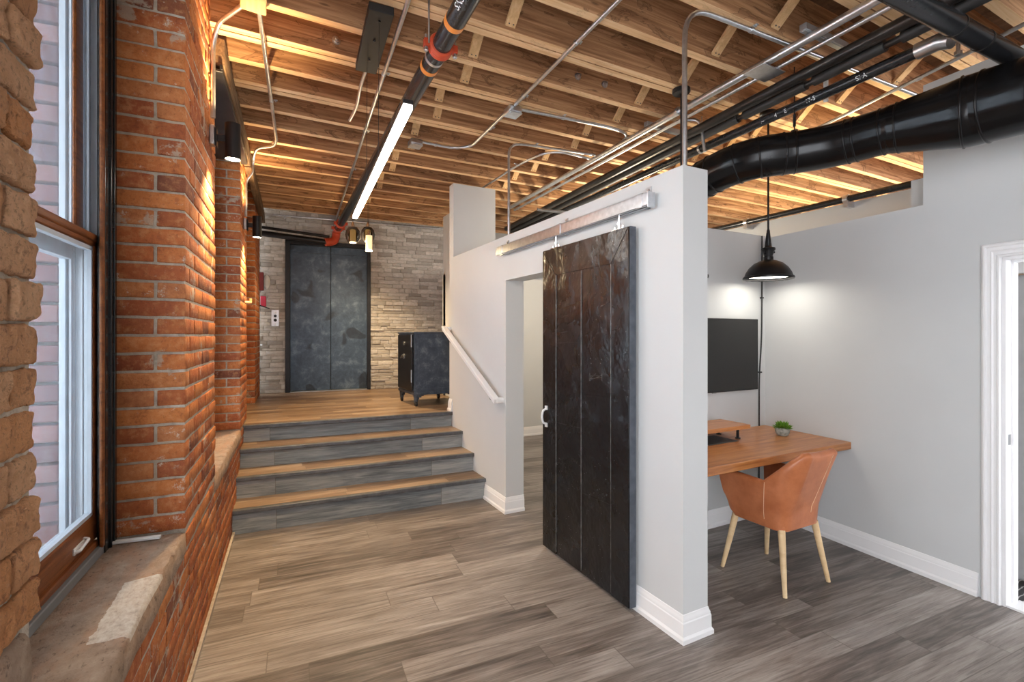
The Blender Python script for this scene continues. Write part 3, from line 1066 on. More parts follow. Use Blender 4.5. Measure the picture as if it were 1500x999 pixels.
structure(m, 'wall_rear_light_block', ['wall_paint'])
m = MB()
m.box(4.02, 4.14, 1.35, 1.70, 2.2, 2.62)
structure(m, 'wall_bulkhead', ['wall_paint'])

# baseboards with a moulded profile
PROF = [(0.0, 0.0), (0.022, 0.0), (0.022, 0.022), (0.014, 0.034), (0.013, 0.098), (0.010, 0.104), (0.010, 0.112), (0.006, 0.122), (0.003, 0.136), (0.0, 0.138)]
def profile_run(m, path, out, prof=PROF, closed=False):
    """sweep prof along a floor polyline; out = outward side sign (left of travel = +1)"""
    pts = [Vector((p[0], p[1], p[2] if len(p) > 2 else 0)) for p in path]
    rings = []
    for i, p in enumerate(pts):
        d0 = (p - pts[i - 1]).normalized() if i > 0 else None
        d1 = (pts[i + 1] - p).normalized() if i < len(pts) - 1 else None
        n0 = Vector((-d0.y, d0.x, 0)) if d0 else None
        n1 = Vector((-d1.y, d1.x, 0)) if d1 else None
        if n0 is None: nn = n1
        elif n1 is None: nn = n0
        else:
            nn = (n0 + n1)
            nn = nn / max(0.2, nn.dot(n1)) if nn.length > 0.01 else n1
        rings.append([p + nn * out * a + Vector((0, 0, b)) for a, b in prof])
    k = len(prof)
    vs = [v for r_ in rings for v in r_]
    fs = []
    for i in range(len(pts) - 1):
        for j in range(k - 1):
            fs.append((i * k + j, i * k + j + 1, (i + 1) * k + j + 1, (i + 1) * k + j))
        fs.append((i * k, (i + 1) * k, (i + 1) * k + k - 1, i * k + k - 1))
    fs.append(tuple(range(k)))
    fs.append(tuple((len(pts) - 1) * k + j for j in range(k - 1, -1, -1)))
    m.add(vs, fs)


m = MB()
profile_run(m, [(XW0, 2.93), (XW0, 1.76), (XW1, 1.76), (XW1, 2.711), (3.885, 2.711)], 1 if False else -1)
structure(m, 'baseboard_center', ['white_trim'], smooth=25)
m = MB()
profile_run(m, [(XW0, 4.17), (XW0, 3.74), (XW1, 3.74)], -1)
structure(m, 'baseboard_stairs', ['white_trim'], smooth=25)
m = MB()
profile_run(m, [(2.31, 5.147, 0.695), (XW0, 5.147, 0.695), (XW0, 5.05, 0.695)], -1)
structure(m, 'baseboard_landing', ['white_trim'], smooth=25)
m = MB()
P_ = lambda x, y: tuple((TR @ Vector((x, y, 0)))[:2])
profile_run(m, [P_(0, 0.52), P_(0, -0.955)], -1)
structure(m, 'baseboard_right', ['white_trim'], smooth=25)
m = MB()
profile_run(m, [(4.9, 6.45), (2.31, 6.45)], 1)
structure(m, 'baseboard_inner', ['white_trim'], smooth=25)

# right doorway: casing, jamb, open door
dr = thing('door_1', None, None, TR @ Vector((0, (D0 + D1) / 2, 0)), kind='structure')
CP = [(0.0, 0.0), (0.016, 0.0), (0.022, 0.010), (0.022, 0.018), (0.013, 0.024), (0.013, 0.040), (0.017, 0.046), (0.012, 0.054), (0.012, 0.066), (0.017, 0.072), (0.017, 0.080), (0.0, 0.086)]
m = MB(TR)
yo, yi = D1 + 0.086, D1
zo = 2.0 + 0.075
k = len(CP)
for (ya, yb, sgn) in ((yo, yi, 1), (D0 - 0.086, D0, -1)):
    vs = [(-a, ya - sgn * b, 0) for a, b in CP] + [(-a, ya - sgn * b, zo - b) for a, b in CP]
    fs = [(j, j + 1, k + j + 1, k + j) for j in range(k - 1)] + [tuple(range(k))]
    m.add(vs, fs)
vs = [(-a, D0 - 0.086 + b, zo - b) for a, b in CP] + [(-a, yo - b, zo - b) for a, b in CP]
m.add(vs, [(j, j + 1, k + j + 1, k + j) for j in range(k - 1)])
m.build('casing', 'white_trim', dr, smooth=25)
m = MB(TR)
m.box(-0.002, 0.132, D1 - 0.018, D1 + 0.0, 0, 2.0)
m.box(-0.002, 0.132, D0, D0 + 0.018, 0, 2.0)
m.box(-0.002, 0.132, D0, D1, 1.975, 1.995)
m.box(0.055, 0.095, D1 - 0.030, D1 - 0.016, 0, 1.98)
m.box(0.055, 0.095, D0 + 0.016, D0 + 0.030, 0, 1.98)
m.box(0.055, 0.095, D0, D1, 1.962, 1.978)
m.build('jamb', 'white_trim', dr, bevel=0.002)
m = MB(TR)
m.box(0.022, 0.045, D1 - 0.020, D1 - 0.017, 0.92, 0.98)
m.build('strike_plate', 'steel_dull', dr)
m = MB(TR)
m.box(0.0, 0.14, D0, D1 - 0.02, 0.0, 0.012)
m.build('threshold', 'white_trim', dr)
turned_slab('floor_tile', 'pattern_tile', [tuple((TR @ Vector(q))[:2]) for q in ((0.131, -2.2, 0), (1.1, -2.2, 0), (1.1, -0.3, 0), (0.131, -0.3, 0))], -0.02, 0.006, 0)
# open door leaf in the room beyond
ld = thing('door_2', None, None, TR @ Vector((0.45, -0.75, 0.01)), kind='structure')
m = MB(TR)
m.box(0.42, 0.46, -1.45, -0.72, 0.02, 1.92)
m.build('leaf', 'grey_door', ld, bevel=0.02, segs=4)
m = MB(TR)
m.box(0.405, 0.421, -0.745, -0.722, 1.42, 1.52)
m.build('hinge', 'steel_dull', ld)
m = MB(TR)
m.box(0.9, 1.0, -2.2, 0.3, 0, 2.38)
m.box(0.13, 1.0, -0.5, -0.4, 0, 2.38)
structure(m, 'wall_room_beyond', ['tan_paint'])
m = MB(TR)
m.box(0.40, 0.50, -1.5, -0.5, 1.93, 2.02)
structure(m, 'trim_2', ['white_trim'], bevel=0.004)

# handrail
hr = thing('handrail', 'white wooden handrail sloping down the white wall beside the stairs', 'handrail', (1.83, 4.45, 0.9))
a, b = Vector((1.815, 5.13, 1.622)), Vector((1.815, 3.775, 0.968))
d = (b - a).normalized()
m = MB()
m.beam(a, b, 0.045, 0.045, (0, 0, 1))
m.beam(a + Vector((0, 0, 0.015)), b + Vector((0, 0, 0.015)), 0.058, 0.022, (0, 0, 1))
# returns to the wall
m.beam(a + d * 0.02, a + d * 0.02 + Vector((0.075, 0, 0)), 0.05, 0.045, (0, 0, 1))
m.beam(b - d * 0.02, b - d * 0.02 + Vector((0.075, 0, 0)), 0.05, 0.045, (0, 0, 1))
m.build('rail', 'white_trim', hr, bevel=0.007, segs=3)
for t in (0.15, 0.9):
    p = a + (b - a) * t
    m = MB()
    m.tube(fillet([p + Vector((0, 0, -0.02)), p + Vector((0, 0, -0.06)), p + Vector((0.073, 0, -0.075))], 0.03), 0.007, 8)
    m.lathe([(0.025, 0), (0.025, 0.006), (0, 0.008)], p + Vector((0.074, 0, -0.075)), 16, axis=(-1, 0, 0))
    m.build('bracket', 'steel_dull', hr)

# ================================================================== CEILING
m = MB()
m.box(-1.2, 8.0, -1.3, 8.5, 3.60, 3.66)
structure(m, 'ceiling', ['deck_wood'])
far = [(7.50, 0), (7.10, 0), (6.70, 0), (6.33, 0), (5.99, 0), (5.655, 0), (5.30, 0), (4.95, 0), (4.605, 0), (4.26, 0), (3.92, 1), (3.575, 0), (3.29, 1), (2.915, 0), (2.588, 1), (2.188, 0), (1.84, 0), (1.47, 1), (1.12, 0), (0.76, 0), (0.40, 0), (0.05, 1), (-0.32, 0), (-0.70, 0), (-1.05, 0)]
ORD = ['nearest', 'second', 'third', 'fourth', 'fifth', 'sixth', 'seventh', 'eighth', 'ninth', 'tenth', 'eleventh', 'twelfth', 'thirteenth', 'fourteenth', 'fifteenth', 'sixteenth', 'seventeenth', 'eighteenth', 'nineteenth', 'twentieth', 'twenty-first', 'twenty-second', 'twenty-third', 'twenty-fourth', 'twenty-fifth', 'twenty-sixth']


def joist_mesh(wd, dbl):
    m = MB()
    ws = [(0, wd)] if not dbl else [(0, wd / 2 - 0.003), (wd / 2 + 0.003, wd)]
    for k_, (y0, y1) in enumerate(ws):
        nseg = 60
        z0 = ZC + 0.002 * k_
        vs = []
        for i in range(nseg + 1):
            x = -0.5 + 8.4 * i / nseg
            q = noise.noise(Vector((x * 1.3, wd * 9 + k_, 2))) * 0.004
            vs += [(x, -y1 + q, z0), (x, -y0 + q, z0), (x, -y0 + q, 3.6), (x, -y1 + q, 3.6)]
        fs, mi = [], []
        for i in range(nseg):
            a = i * 4
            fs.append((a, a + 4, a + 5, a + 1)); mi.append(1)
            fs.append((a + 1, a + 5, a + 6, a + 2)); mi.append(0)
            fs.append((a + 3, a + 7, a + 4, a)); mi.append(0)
        fs.append((0, 1, 2, 3)); mi.append(0)
        b_ = nseg * 4
        fs.append((b_ + 3, b_ + 2, b_ + 1, b_)); mi.append(0)
        k0 = len(m.f)
        m.add(vs, fs)
        m.mi[k0:] = mi
    return m


protos = {}
near_edges = []
for i, (yf, dbl) in enumerate(far):
    wd = 0.112 if dbl else 0.056
    vis = i < 18
    if dbl not in protos:
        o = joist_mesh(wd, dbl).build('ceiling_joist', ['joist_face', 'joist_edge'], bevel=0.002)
        protos[dbl] = (o, o.location.copy())
    else:
        src = protos[dbl][0]
        o = src.copy()
        COL.objects.link(o)
    base = protos[dbl][1]
    o.location = (base.x, base.y + yf, base.z)
    o['_w'] = tuple(o.location)
    word = ORD[i] if i < len(ORD) else None
    if word:
        o['label'] = ('doubled' if dbl else 'single') + ' rough timber ceiling joist, %s counting from the stone wall' % word
    else:
        o['label'] = 'rough timber ceiling joist above and behind the viewer'
    o['category'] = 'joist'
    o['group'] = 'exposed ceiling joists'
    near_edges.append((yf - wd, yf))

# cross bridging between joists
cnt = 0
rb = random.Random(5)
def bridge_mesh(gap):
    m = MB()
    m.beam((0, gap, 0.025), (0, 0.0, 0.27), 0.062, 0.020, (0, 0, 1))
    for dx in (-0.014, 0.014):
        m.tube([(dx, gap - 0.018, 0.030), (dx, gap - 0.024, 0.024)], 0.004, 6, m=1)
    return m


ROWN = ['left', 'middle', 'right']
for row, (xb, lab) in enumerate(((1.24, 'left'), (2.60, 'middle'), (3.95, 'right'))):
    for i in range(1, 18):
        y0 = near_edges[i][1]          # far edge of nearer joist
        y1 = near_edges[i - 1][0]      # near edge of the farther one
        gap = y1 - y0
        m = bridge_mesh(gap)
        m.T = Matrix.Translation((xb + (0.035 if i % 2 else -0.03) + rb.uniform(-0.01, 0.01), y0, ZC))
        m.build('bridging_strut', ['bridging_wood', 'sheet_dark'], bevel=0.0015,
                label='%s row bridging strut, on the %s joist from the stone wall' % (lab, ORD[i - 1]), cat='strut', group='bridging struts, %s row' % lab)

# timber ledger and steel lintel along the brick wall
m = MB(TL)
m.rough(0.004, 0.06, 3.32, 7.75, 3.13, 3.295, 0.004, 7, 0.3, 0, 0.5, 0.008)
m.build('timber_ledger', 'ledger_wood', smooth=50, label='rough dark timber ledger running along the top of the brick wall', cat='beam')
m = MB(TL)
m.box(-0.26, 0.05, 3.3, 5.0, 3.085, 3.10)
m.box(0.035, 0.05, 3.3, 5.0, 3.10, 3.13)
m.build('steel_lintel', 'black_metal', label='black steel lintel angle over the second window opening', cat='lintel', bevel=0.002)

# ================================================================== PIPES ON THE CEILING
def flow(y, a, b):
    """x on the line through a, b at y"""
    return a[0] + (b[0] - a[0]) * (y - a[1]) / (b[1] - a[1])


# sprinkler main
spr = thing('sprinkler_pipe', 'thick black sprinkler pipe with orange bands running to the elevator end', 'pipe', (0.93, 4.6, 3.02))
sa, sb = Vector((0.795, 0.4, 3.09)), Vector((1.005, 7.45, 3.09))
sd = (sb - sa).normalized()
def sp(y): return sa + (sb - sa) * ((y - sa.y) / (sb.y - sa.y))
m = MB()
m.tube([sa, sb], 0.051, 28)
m.build('pipe', 'pipe_black', spr)
for y in (2.22, 2.66):
    m = MB()
    m.tube([sp(y), sp(y + 0.035)], 0.0525, 28)
    m.build('band', 'orange_band', spr, label='orange painted band')
m = MB()
m.tube([sp(2.57), sp(2.59)], 0.0530, 28)
m.build('clamp_ring', 'galvanised', spr)
def coupling(parent, p, d, r=0.062):
    p, d = Vector(p), Vector(d).normalized()
    m = MB()
    m.lathe([(r - 0.012, -0.03), (r, -0.028), (r + 0.006, -0.016), (r, -0.006), (r + 0.004, 0.0), (r, 0.006), (r + 0.006, 0.016), (r, 0.028), (r - 0.012, 0.03)], p, 28, axis=d)
    s_ = d.cross(Vector((0, 0, 1))).normalized()
    for q in (-1, 1):
        m.beam(p + s_ * q * (r - 0.005), p + s_ * q * (r + 0.030), 0.034, 0.040, (0, 0, 1))
    o = m.build('coupling', 'red_coupling', parent, bevel=0.002, label='red grooved coupling')
    for q in (-1, 1):
        m = MB()
        c_ = p + s_ * q * (r + 0.018)
        m.tube([c_ - Vector((0, 0, 0.045)), c_ + Vector((0, 0, 0.045))], 0.007, 8)
        m.tube([c_ - Vector((0, 0, 0.040)), c_ - Vector((0, 0, 0.026))], 0.013, 6)
        m.build('bolt', 'galvanised', o)


coupling(spr, sp(2.47), sd)
coupling(spr, sp(7.05), sd)
coupling(spr, sp(7.38), sd)
# hanger rod and ring near the coupling
m = MB()
hp = sp(2.40) + Vector((-0.085, 0, 0))
m.tube([(hp.x, hp.y, 3.05), (hp.x, hp.y, 3.42)], 0.005, 8)
m.tube([(hp.x, hp.y, 3.285), (hp.x, hp.y, 3.298)], 0.013, 6)
m.build('hanger_rod', 'galvanised', spr)
# elbow down and branch to the left
m = MB()
e0 = sp(7.41)
m.tube(fillet([e0, e0 + sd * 0.16, e0 + sd * 0.16 + Vector((-0.02, 0, -0.16)), e0 + sd * 0.13 + Vector((-0.16, 0, -0.19))], 0.09, 8), 0.058, 24)
m.build('elbow', 'red_coupling', spr, label='red elbow fitting')
m = MB()
q0 = e0 + sd * 0.13 + Vector((-0.10, 0.02, -0.185))
q1 = LE(-0.12, -0.2, 2.99)
m.tube([q0, q1], 0.040, 20)
m.tube([q0 + Vector((0, 0, 0.085)), q1 + Vector((0, 0, 0.085))], 0.020, 14)
m.build('branch_pipe', 'black_metal', spr)


# painted writing on pipes
def writing(txt, p, d, up, size, mat, parent, r=None, name='lettering', align='CENTER'):
    """text wrapped on a pipe: p = axis point, d = along, up = outward direction of the text centre, r = pipe radius"""
    cu = bpy.data.curves.new('t', 'FONT')
    cu.body = txt
    cu.size = size
    cu.align_x = align
    cu.align_y = 'CENTER'
    cu.extrude = 0.0004
    ob = bpy.data.objects.new('t', cu)
    COL.objects.link(ob)
    dg = bpy.context.evaluated_depsgraph_get()
    me = bpy.data.meshes.new_from_object(ob.evaluated_get(dg))
    bpy.data.objects.remove(ob)
    p, d, up = Vector(p), Vector(d).normalized(), Vector(up).normalized()
    up = (up - d * up.dot(d)).normalized()
    sidev = up.cross(d)
    mm = MB()
    vs = []
    for v in me.vertices:
        if r:
            a = v.co.y / r
            vs.append(p + d * v.co.x + (up * cos(a) + sidev * sin(a)) * (r + 0.0008 + v.co.z))
        else:
            vs.append(p + d * v.co.x + sidev * v.co.y + up * (0.001 + v.co.z))
    mm.add(vs, [tuple(f.vertices) for f in me.polygons])
    bpy.data.meshes.remove(me)
    return mm.build(name, mat, parent, smooth=0)


toc = (Vector((0, 0, H)) - sp(2.0)).normalized()
writing('SNS', sp(2.06), -sd, toc + Vector((-0.5, 0, 0)), 0.05, 'plastic_white', spr, 0.051)
writing('O', sp(1.86), -sd, toc + Vector((-0.5, 0, 0)), 0.05, 'plastic_white', spr, 0.051)


def boltson(p):
    m = MB()
    p = Vector(p)
    m.lathe([(0.0, -0.034), (0.008, -0.034), (0.009, -0.022), (0.017, -0.020), (0.019, -0.006), (0.026, -0.005), (0.026, 0.0), (0.009, 0.004), (0.009, 0.03)], p, 10, axis=(0, 1, 0))
    return m


# galvanised runs -----------------------------------------------------------
UPV = (0, 0, 1)
conduit('conduit', 'long thin conduit running alongside the sprinkler pipe to the elevator end', [(0.55, 0.4, 3.283), (1.014, 7.70, 3.283)], 0.0125, rad=0,
        straps=[((flow(y, (0.55, 0.4), (1.02, 7.8)), y, 3.283), UPV) for y in (3.25, 4.24, 5.28)])
conduit('conduit', 'short conduit stub bending off the black lighting canopy', [(0.61, 3.235, 3.27), (0.615, 3.45, 3.265), (0.645, 3.75, 3.26), (0.63, 4.0, 3.25)], 0.011, rad=0.15)
conduit('conduit', 'conduit crossing the joists above the first wall sconce and bending toward the second', [(-0.02, 2.70, 3.28), (0.131, 4.80, 3.28), (0.11, 4.93, 3.27), (-0.03, 5.03, 3.27), LW(0.080, 5.20, 3.20), LW(0.078, 5.20, 3.08), LW(0.020, 5.20, 3.0), LW(0.020, 5.20, 2.66)], 0.0125, rad=0.07,
        straps=[((0.075, 4.0, 3.28), UPV)])
conduit('conduit', 'curved conduit rising from the first wall sconce to the wood block', [LW(0.018, 3.17, 2.76), LW(0.018, 3.17, 3.17), LW(0.05, 3.12, 3.27), (-0.07, 2.87, 3.27)], 0.0125, rad=0.13)
m = MB()
m.rough(-0.09, 0.03, 2.74, 2.90, 3.25, 3.30, 0.004, 20, 0.03, 0, 0.5, 0.006)
m.build('wood_block', 'bridging_wood', label='splintered pale wood block under the joists where two conduits meet', cat='wood block', smooth=50)

# middle junction box J1 and its three runs
def jbox(name, label, p, s_=0.06, parent=None):
    t = thing(name, label, 'junction box', p)
    x, y, z = p
    m = MB()
    m.box(x - s_, x + s_, y - s_, y + s_, z - 0.028, z + 0.022)
    m.build('box', 'galvanised', t, bevel=0.012, segs=3)
    m = MB()
    m.box(x - s_ * 1.02, x + s_ * 1.02, y - s_ * 1.02, y + s_ * 1.02, z - 0.034, z - 0.028)
    m.build('cover', 'galvanised', t, bevel=0.003)
    for q in (-1, 1):
        m = MB()
        m.tube([(x + q * s_ * 0.7, y + q * s_ * 0.7, z - 0.04), (x + q * s_ * 0.7, y + q * s_ * 0.7, z - 0.034)], 0.006, 8)
        m.build('screw', 'galvanised', t)
    return t


jbox('junction_box', 'square steel junction box under the middle of the ceiling where three conduits meet', (1.715, 3.28, 3.262), 0.055)
jbox('junction_box', 'square steel junction box beside the far half of the glowing linear light', (1.23, 4.23, 3.262), 0.055)
conduit('conduit', 'conduit running from the middle junction box back over the viewer', [(1.60, 0.9, 3.283), (1.705, 3.22, 3.283)], 0.0125, rad=0, straps=[((1.665, 2.37, 3.283), UPV), ((1.70, 3.08, 3.283), UPV)])
conduit('conduit', 'conduit between the two junction boxes with one wide bend', [(1.70, 3.34, 3.283), (1.725, 4.12, 3.283), (1.60, 4.24, 3.283), (1.29, 4.23, 3.283)], 0.0125, rad=0.16, straps=[((1.715, 3.68, 3.283), UPV), ((1.42, 4.235, 3.283), UPV)])
conduit('conduit', 'conduit from the middle junction box curving into the bundle of parallel conduits', [(1.775, 3.27, 3.283), (2.60, 3.20, 3.283), (2.83, 3.22, 3.27), (2.845, 3.6, 3.22), (2.90, 5.3, 3.22)], 0.0125, rad=0.22, straps=[((2.15, 3.24, 3.283), UPV)])
# bundle of parallel conduits
conduit('conduit', 'thickest conduit, leftmost of the bright bundle over the white wall', [(2.655, 0.3, 3.20), (2.875, 5.6, 3.20)], 0.024, rad=0, straps=[((2.74, 2.6, 3.20), UPV)])
conduit('conduit', 'second conduit of the bright bundle, tight against the thickest one', [(2.74, 0.3, 3.18), (2.955, 5.6, 3.18)], 0.013, rad=0)
conduit('conduit', 'lowest conduit of the bright bundle, hanging apart on the right', [(2.83, 0.3, 3.15), (3.35, 5.6, 3.15)], 0.0145, rad=0)
for i, (x, y) in enumerate(((2.70, 1.62), (2.80, 2.95))):
    m = MB()
    m.box(x - 0.05, x + 0.36, y - 0.02, y + 0.02, 3.225, 3.262)
    m.box(x - 0.045, x + 0.355, y - 0.012, y + 0.012, 3.222, 3.226)
    m.build('strut_channel', 'steel_dull', bevel=0.002, label=('slotted steel channel carrying the bright conduits nearest the viewer', 'slotted steel channel across the conduits above the white wall')[i], cat='strut')
m = MB()
m.box(2.66, 2.87, 1.86, 2.00, 3.165, 3.172)
m.build('steel_plate', 'galvanised', label='flat steel plate bridging the bright conduits', cat='plate', bevel=0.002)
# loop conduits from the wall top
conduit('conduit', 'tall conduit rising from the near wall top and turning along the joists to the right', [(1.975, 1.83, 2.405), (1.975, 1.83, 3.28), (2.36, 1.815, 3.283), (4.5, 1.74, 3.283)], 0.0135, rad=0.20,
        straps=[((2.48, 1.81, 3.283), UPV), ((3.6, 1.77, 3.283), UPV)])
conduit('conduit', 'thin conduit rising from the far wall top beside the partition', [(1.975, 3.85, 2.405), (1.975, 3.85, 3.26), (2.20, 3.84, 3.283), (2.85, 3.74, 3.27)], 0.0115, rad=0.18, straps=[((2.25, 3.835, 3.283), UPV)])
conduit('conduit', 'diagonal conduit behind the partition curving to the conduit bundle', [(2.30, 5.9, 3.26), (2.33, 4.3, 3.28), (2.42, 3.83, 3.28), (2.85, 3.80, 3.25)], 0.0115, rad=0.25, straps=[((2.33, 4.35, 3.28), UPV)])
conduit('conduit', 'short hooked conduit stub between the bundle and black pipes', [(2.95, 3.30, 3.24), (2.95, 2.75, 3.24), (3.0, 2.62, 3.2), (3.02, 2.60, 2.95)], 0.012, rad=0.12)

# black heating pipes
P1a, P1b = Vector((2.80, 0.2, 3.12)), Vector((3.24, 6.4, 3.12))
p1 = thing('black_pipe', 'upper of two black pipes, worn and taped, above the white wall', 'pipe', (3.0, 3.2, 3.07))
m = MB()
m.tube([P1a, P1b], 0.034, 20)
m.build('pipe', 'pipe_worn', p1)
m = MB()
off = Vector((0.065, 0, -0.035))
for a, b in ((0.2, 1.28), (1.36, 1.75), (1.80, 2.25), (2.30, 6.4)):
    qa = P1a + (P1b - P1a) * ((a - 0.2) / 6.2) + off
    qb = P1a + (P1b - P1a) * ((b - 0.2) / 6.2) + off
    m.tube([qa, qb], 0.030, 18)
m.build('insulation', 'cable_black', p1)
m = MB()
m.tube([P1a + off, P1b + off], 0.018, 14)
m.build('inner_pipe', 'pipe_worn', p1)
p2 = thing('black_pipe', 'lower of two black pipes, smooth with chalk writing, above the white wall', 'pipe', (3.2, 3.2, 3.0))
P2a, P2b = Vector((3.085, 1.18, 3.05)), Vector((3.33, 6.3, 3.05))
d2 = (P2b - P2a).normalized()
m = MB()
m.tube([P2a, P2b], 0.033, 24)
m.build('pipe', 'pipe_black', p2)
m = MB()
m.tube([P2a + d2 * 0.10, P2a + d2 * 0.0, P2a + Vector((-0.005, -0.05, -0.02))], 0.042, 20)
m.build('elbow', 'galvanised', p2, label='bright elbow fitting')
for y in (2.75,):
    m = MB()
    q = P2a + d2 * (y - 1.18)
    m.tube([q, q + d2 * 0.02], 0.037, 20)
    m.tube([q + Vector((0, 0, 0.03)), q + Vector((0, 0, 0.26))], 0.005, 8)
    m.build('hanger', 'galvanised', p2)
q = P2a + d2 * 0.62
tcam = (Vector((0, 0, H)) - q).normalized()
for txt, s_ in (('SI A', 0.36), ('17-5', 0.66), ('E', 0.83), ('4', 0.90), ('.~', 1.0)):
    qq = P2a + d2 * s_
    writing(txt, qq, -d2, tcam, 0.036, 'plastic_white', p2, 0.033)

dg_ = thing('drain_pipe', 'thick glossy black pipe crossing above the duct at the upper right', 'pipe', (3.1, 1.13, 2.85))
m = MB()
m.tube([(1.7, 1.075, 2.985), (3.62, 1.015, 2.985)], 0.047, 28)
m.build('pipe', 'pipe_black', dg_)
for x in (2.86, 3.12):
    m = MB()
    y = 1.075 - (x - 1.7) * 0.06 / 1.92
    m.tube([(x, y, 2.985), (x + 0.012, y, 2.985)], 0.0495, 28)
    m.build('joint_ring', 'pipe_worn', dg_)
conduit('conduit', 'thin conduit running above the black duct toward the right wall', [(3.30, 0.35, 3.16), (3.62, 1.25, 3.17), (3.90, 2.25, 3.18), (4.02, 2.9, 3.18)], 0.0115, rad=0.5, straps=[((3.70, 1.53, 3.173), UPV)])
m = MB()
m.tube([(3.48, 1.25, 3.12), (3.48, 1.25, 3.32)], 0.010, 10)
m.tube([(3.48, 1.25, 3.12), (3.48, 1.25, 3.14)], 0.02, 8)
m.build('hanger_rod', 'galvanised', label='short threaded hanger rod under the joist near the upper right corner', cat='hanger')
m = MB()
m.tube([(3.185, 1.80, 3.03), (3.185, 1.80, 3.262)], 0.014, 10)
m.build('hanger_rod', 'plastic_white', label='white painted drop rod behind the chalk marked pipe', cat='hanger')

# ------------------------------------------------------------------ black duct
D = [((3.46, 0.30, 2.74), .185), ((3.41, 0.80, 2.745), .185), ((3.39, 1.10, 2.75), .185), ((3.375, 1.19, 2.75), .185), ((3.30, 1.46, 2.755), .140), ((3.285, 1.52, 2.755), .133),
     ((3.25, 1.66, 2.75), .133), ((3.20, 1.80, 2.745), .133), ((3.10, 1.95, 2.74), .133), ((2.98, 2.08, 2.735), .133), ((2.90, 2.22, 2.72), .133), ((2.86, 2.38, 2.69), .133), ((2.85, 2.55, 2.65), .133), ((2.86, 2.70, 2.60), .133), ((2.87, 3.0, 2.56), .133), ((2.95, 4.6, 2.56), .133)]
du = thing('air_duct', 'large glossy black round air duct snaking from upper right behind the wall', 'duct', (3.2, 1.9, 2.6))
m = MB()
pts = [Vector(p) for p, r_ in D]
rs = [r_ for p, r_ in D]
# refine with catmull-rom
PP, RR = [], []
for i in range(len(pts) - 1):
    p0, p1_, p2_, p3 = pts[max(0, i - 1)], pts[i], pts[i + 1], pts[min(len(pts) - 1, i + 2)]
    for k in range(4):
        t = k / 4
        PP.append(0.5 * ((2 * p1_) + (p2_ - p0) * t + (2 * p0 - 5 * p1_ + 4 * p2_ - p3) * t * t + (3 * p1_ - p0 - 3 * p2_ + p3) * t ** 3))
        RR.append(rs[i] * (1 - t) + rs[i + 1] * t)
PP.append(pts[-1]); RR.append(rs[-1])
m.tube(PP, RR, 40)
m.build('duct_tube', 'duct_black', du, smooth=60)
def near_i(y): return min(range(len(PP)), key=lambda i: abs(PP[i].y - y))
for y in (0.92, 1.10, 1.19, 1.46, 1.53, 1.66, 1.70, 1.95, 2.0, 2.10, 2.22, 2.38, 2.45):
    i = near_i(y)
    d_ = (PP[min(i + 1, len(PP) - 1)] - PP[i - 1]).normalized()
    p = PP[i - 1] + d_ * (y - PP[i - 1].y) / max(0.3, d_.y)
    r_ = RR[i] + 0.001
    m = MB()
    m.lathe([(r_ - 0.004, -0.008), (r_ + 0.0035, -0.004), (r_ + 0.0045, 0), (r_ + 0.0035, 0.004), (r_ - 0.004, 0.008)], p, 40, axis=d_)
    m.build('seam_ring', 'duct_black', du, smooth=60)
m = MB()
m.tube([(3.10, 1.95, 2.86), (3.10, 1.95, 3.30)], 0.004, 8)
m.tube([(3.10, 1.95, 2.91), (3.10, 1.95, 2.99)], 0.009, 8)
m.tube([(3.10, 1.95, 2.855), (3.10, 1.95, 2.885)], 0.022, 8)
m.build('hanger', 'black_metal', du)

# pipe and clamps on top of the wall beyond
bp = thing('black_pipe', 'slim black pipe running along the top of the far grey wall beyond the desk', 'pipe', (4.9, 3.2, 2.80))
m = MB()
m.tube([(4.88, 0.6, 2.82), (4.88, 6.2, 2.82)], 0.03, 16)
m.build('pipe', 'pipe_black', bp)
for y in (2.55, 3.6, 4.3, 5.0):
    m = MB()
    m.tube([(4.88, y, 2.82), (4.88, y + 0.04, 2.82)], 0.042, 16)
    m.box(4.84, 4.95, y - 0.01, y + 0.03, 2.74, 2.80)
    m.build('clamp', 'galvanised', bp)
conduit('conduit', 'pale conduit under the yellow lit joists past the end of the lower wall', [(4.75, 1.3, 3.22), (4.45, 2.6, 3.22), (4.0, 6.0, 3.22)], 0.014, rad=0.4)
conduit('conduit', 'pale conduit near the top of the office wall, behind the hanging lamp', [(2.3, 3.9, 2.72), (4.1, 3.75, 2.72)], 0.014, rad=0)

# bolts seen on joists
for (x, y, z, lab) in ((0.0, 2.77, 3.40, 'bolt head on the joist beside the curved sconce conduit'), (0.42, 3.00, 3.38, 'bolt head on the joist left of the black lighting canopy'), (1.00, 2.72, 3.38, 'bolt head on the joist right of the sprinkler coupling'),
                       (2.02, 2.82, 3.40, 'left of two bolt heads on the joist near the conduit bundle'), (2.26, 2.80, 3.40, 'right of two bolt heads on the joist near the conduit bundle')):
    yy = min((e[0] for e in near_edges if e[0] > y - 0.12), key=lambda e: abs(e - y))
    m = boltson((x, yy - 0.002, z))
    m.build('bolt', 'galvanised', label=lab, cat='bolt')

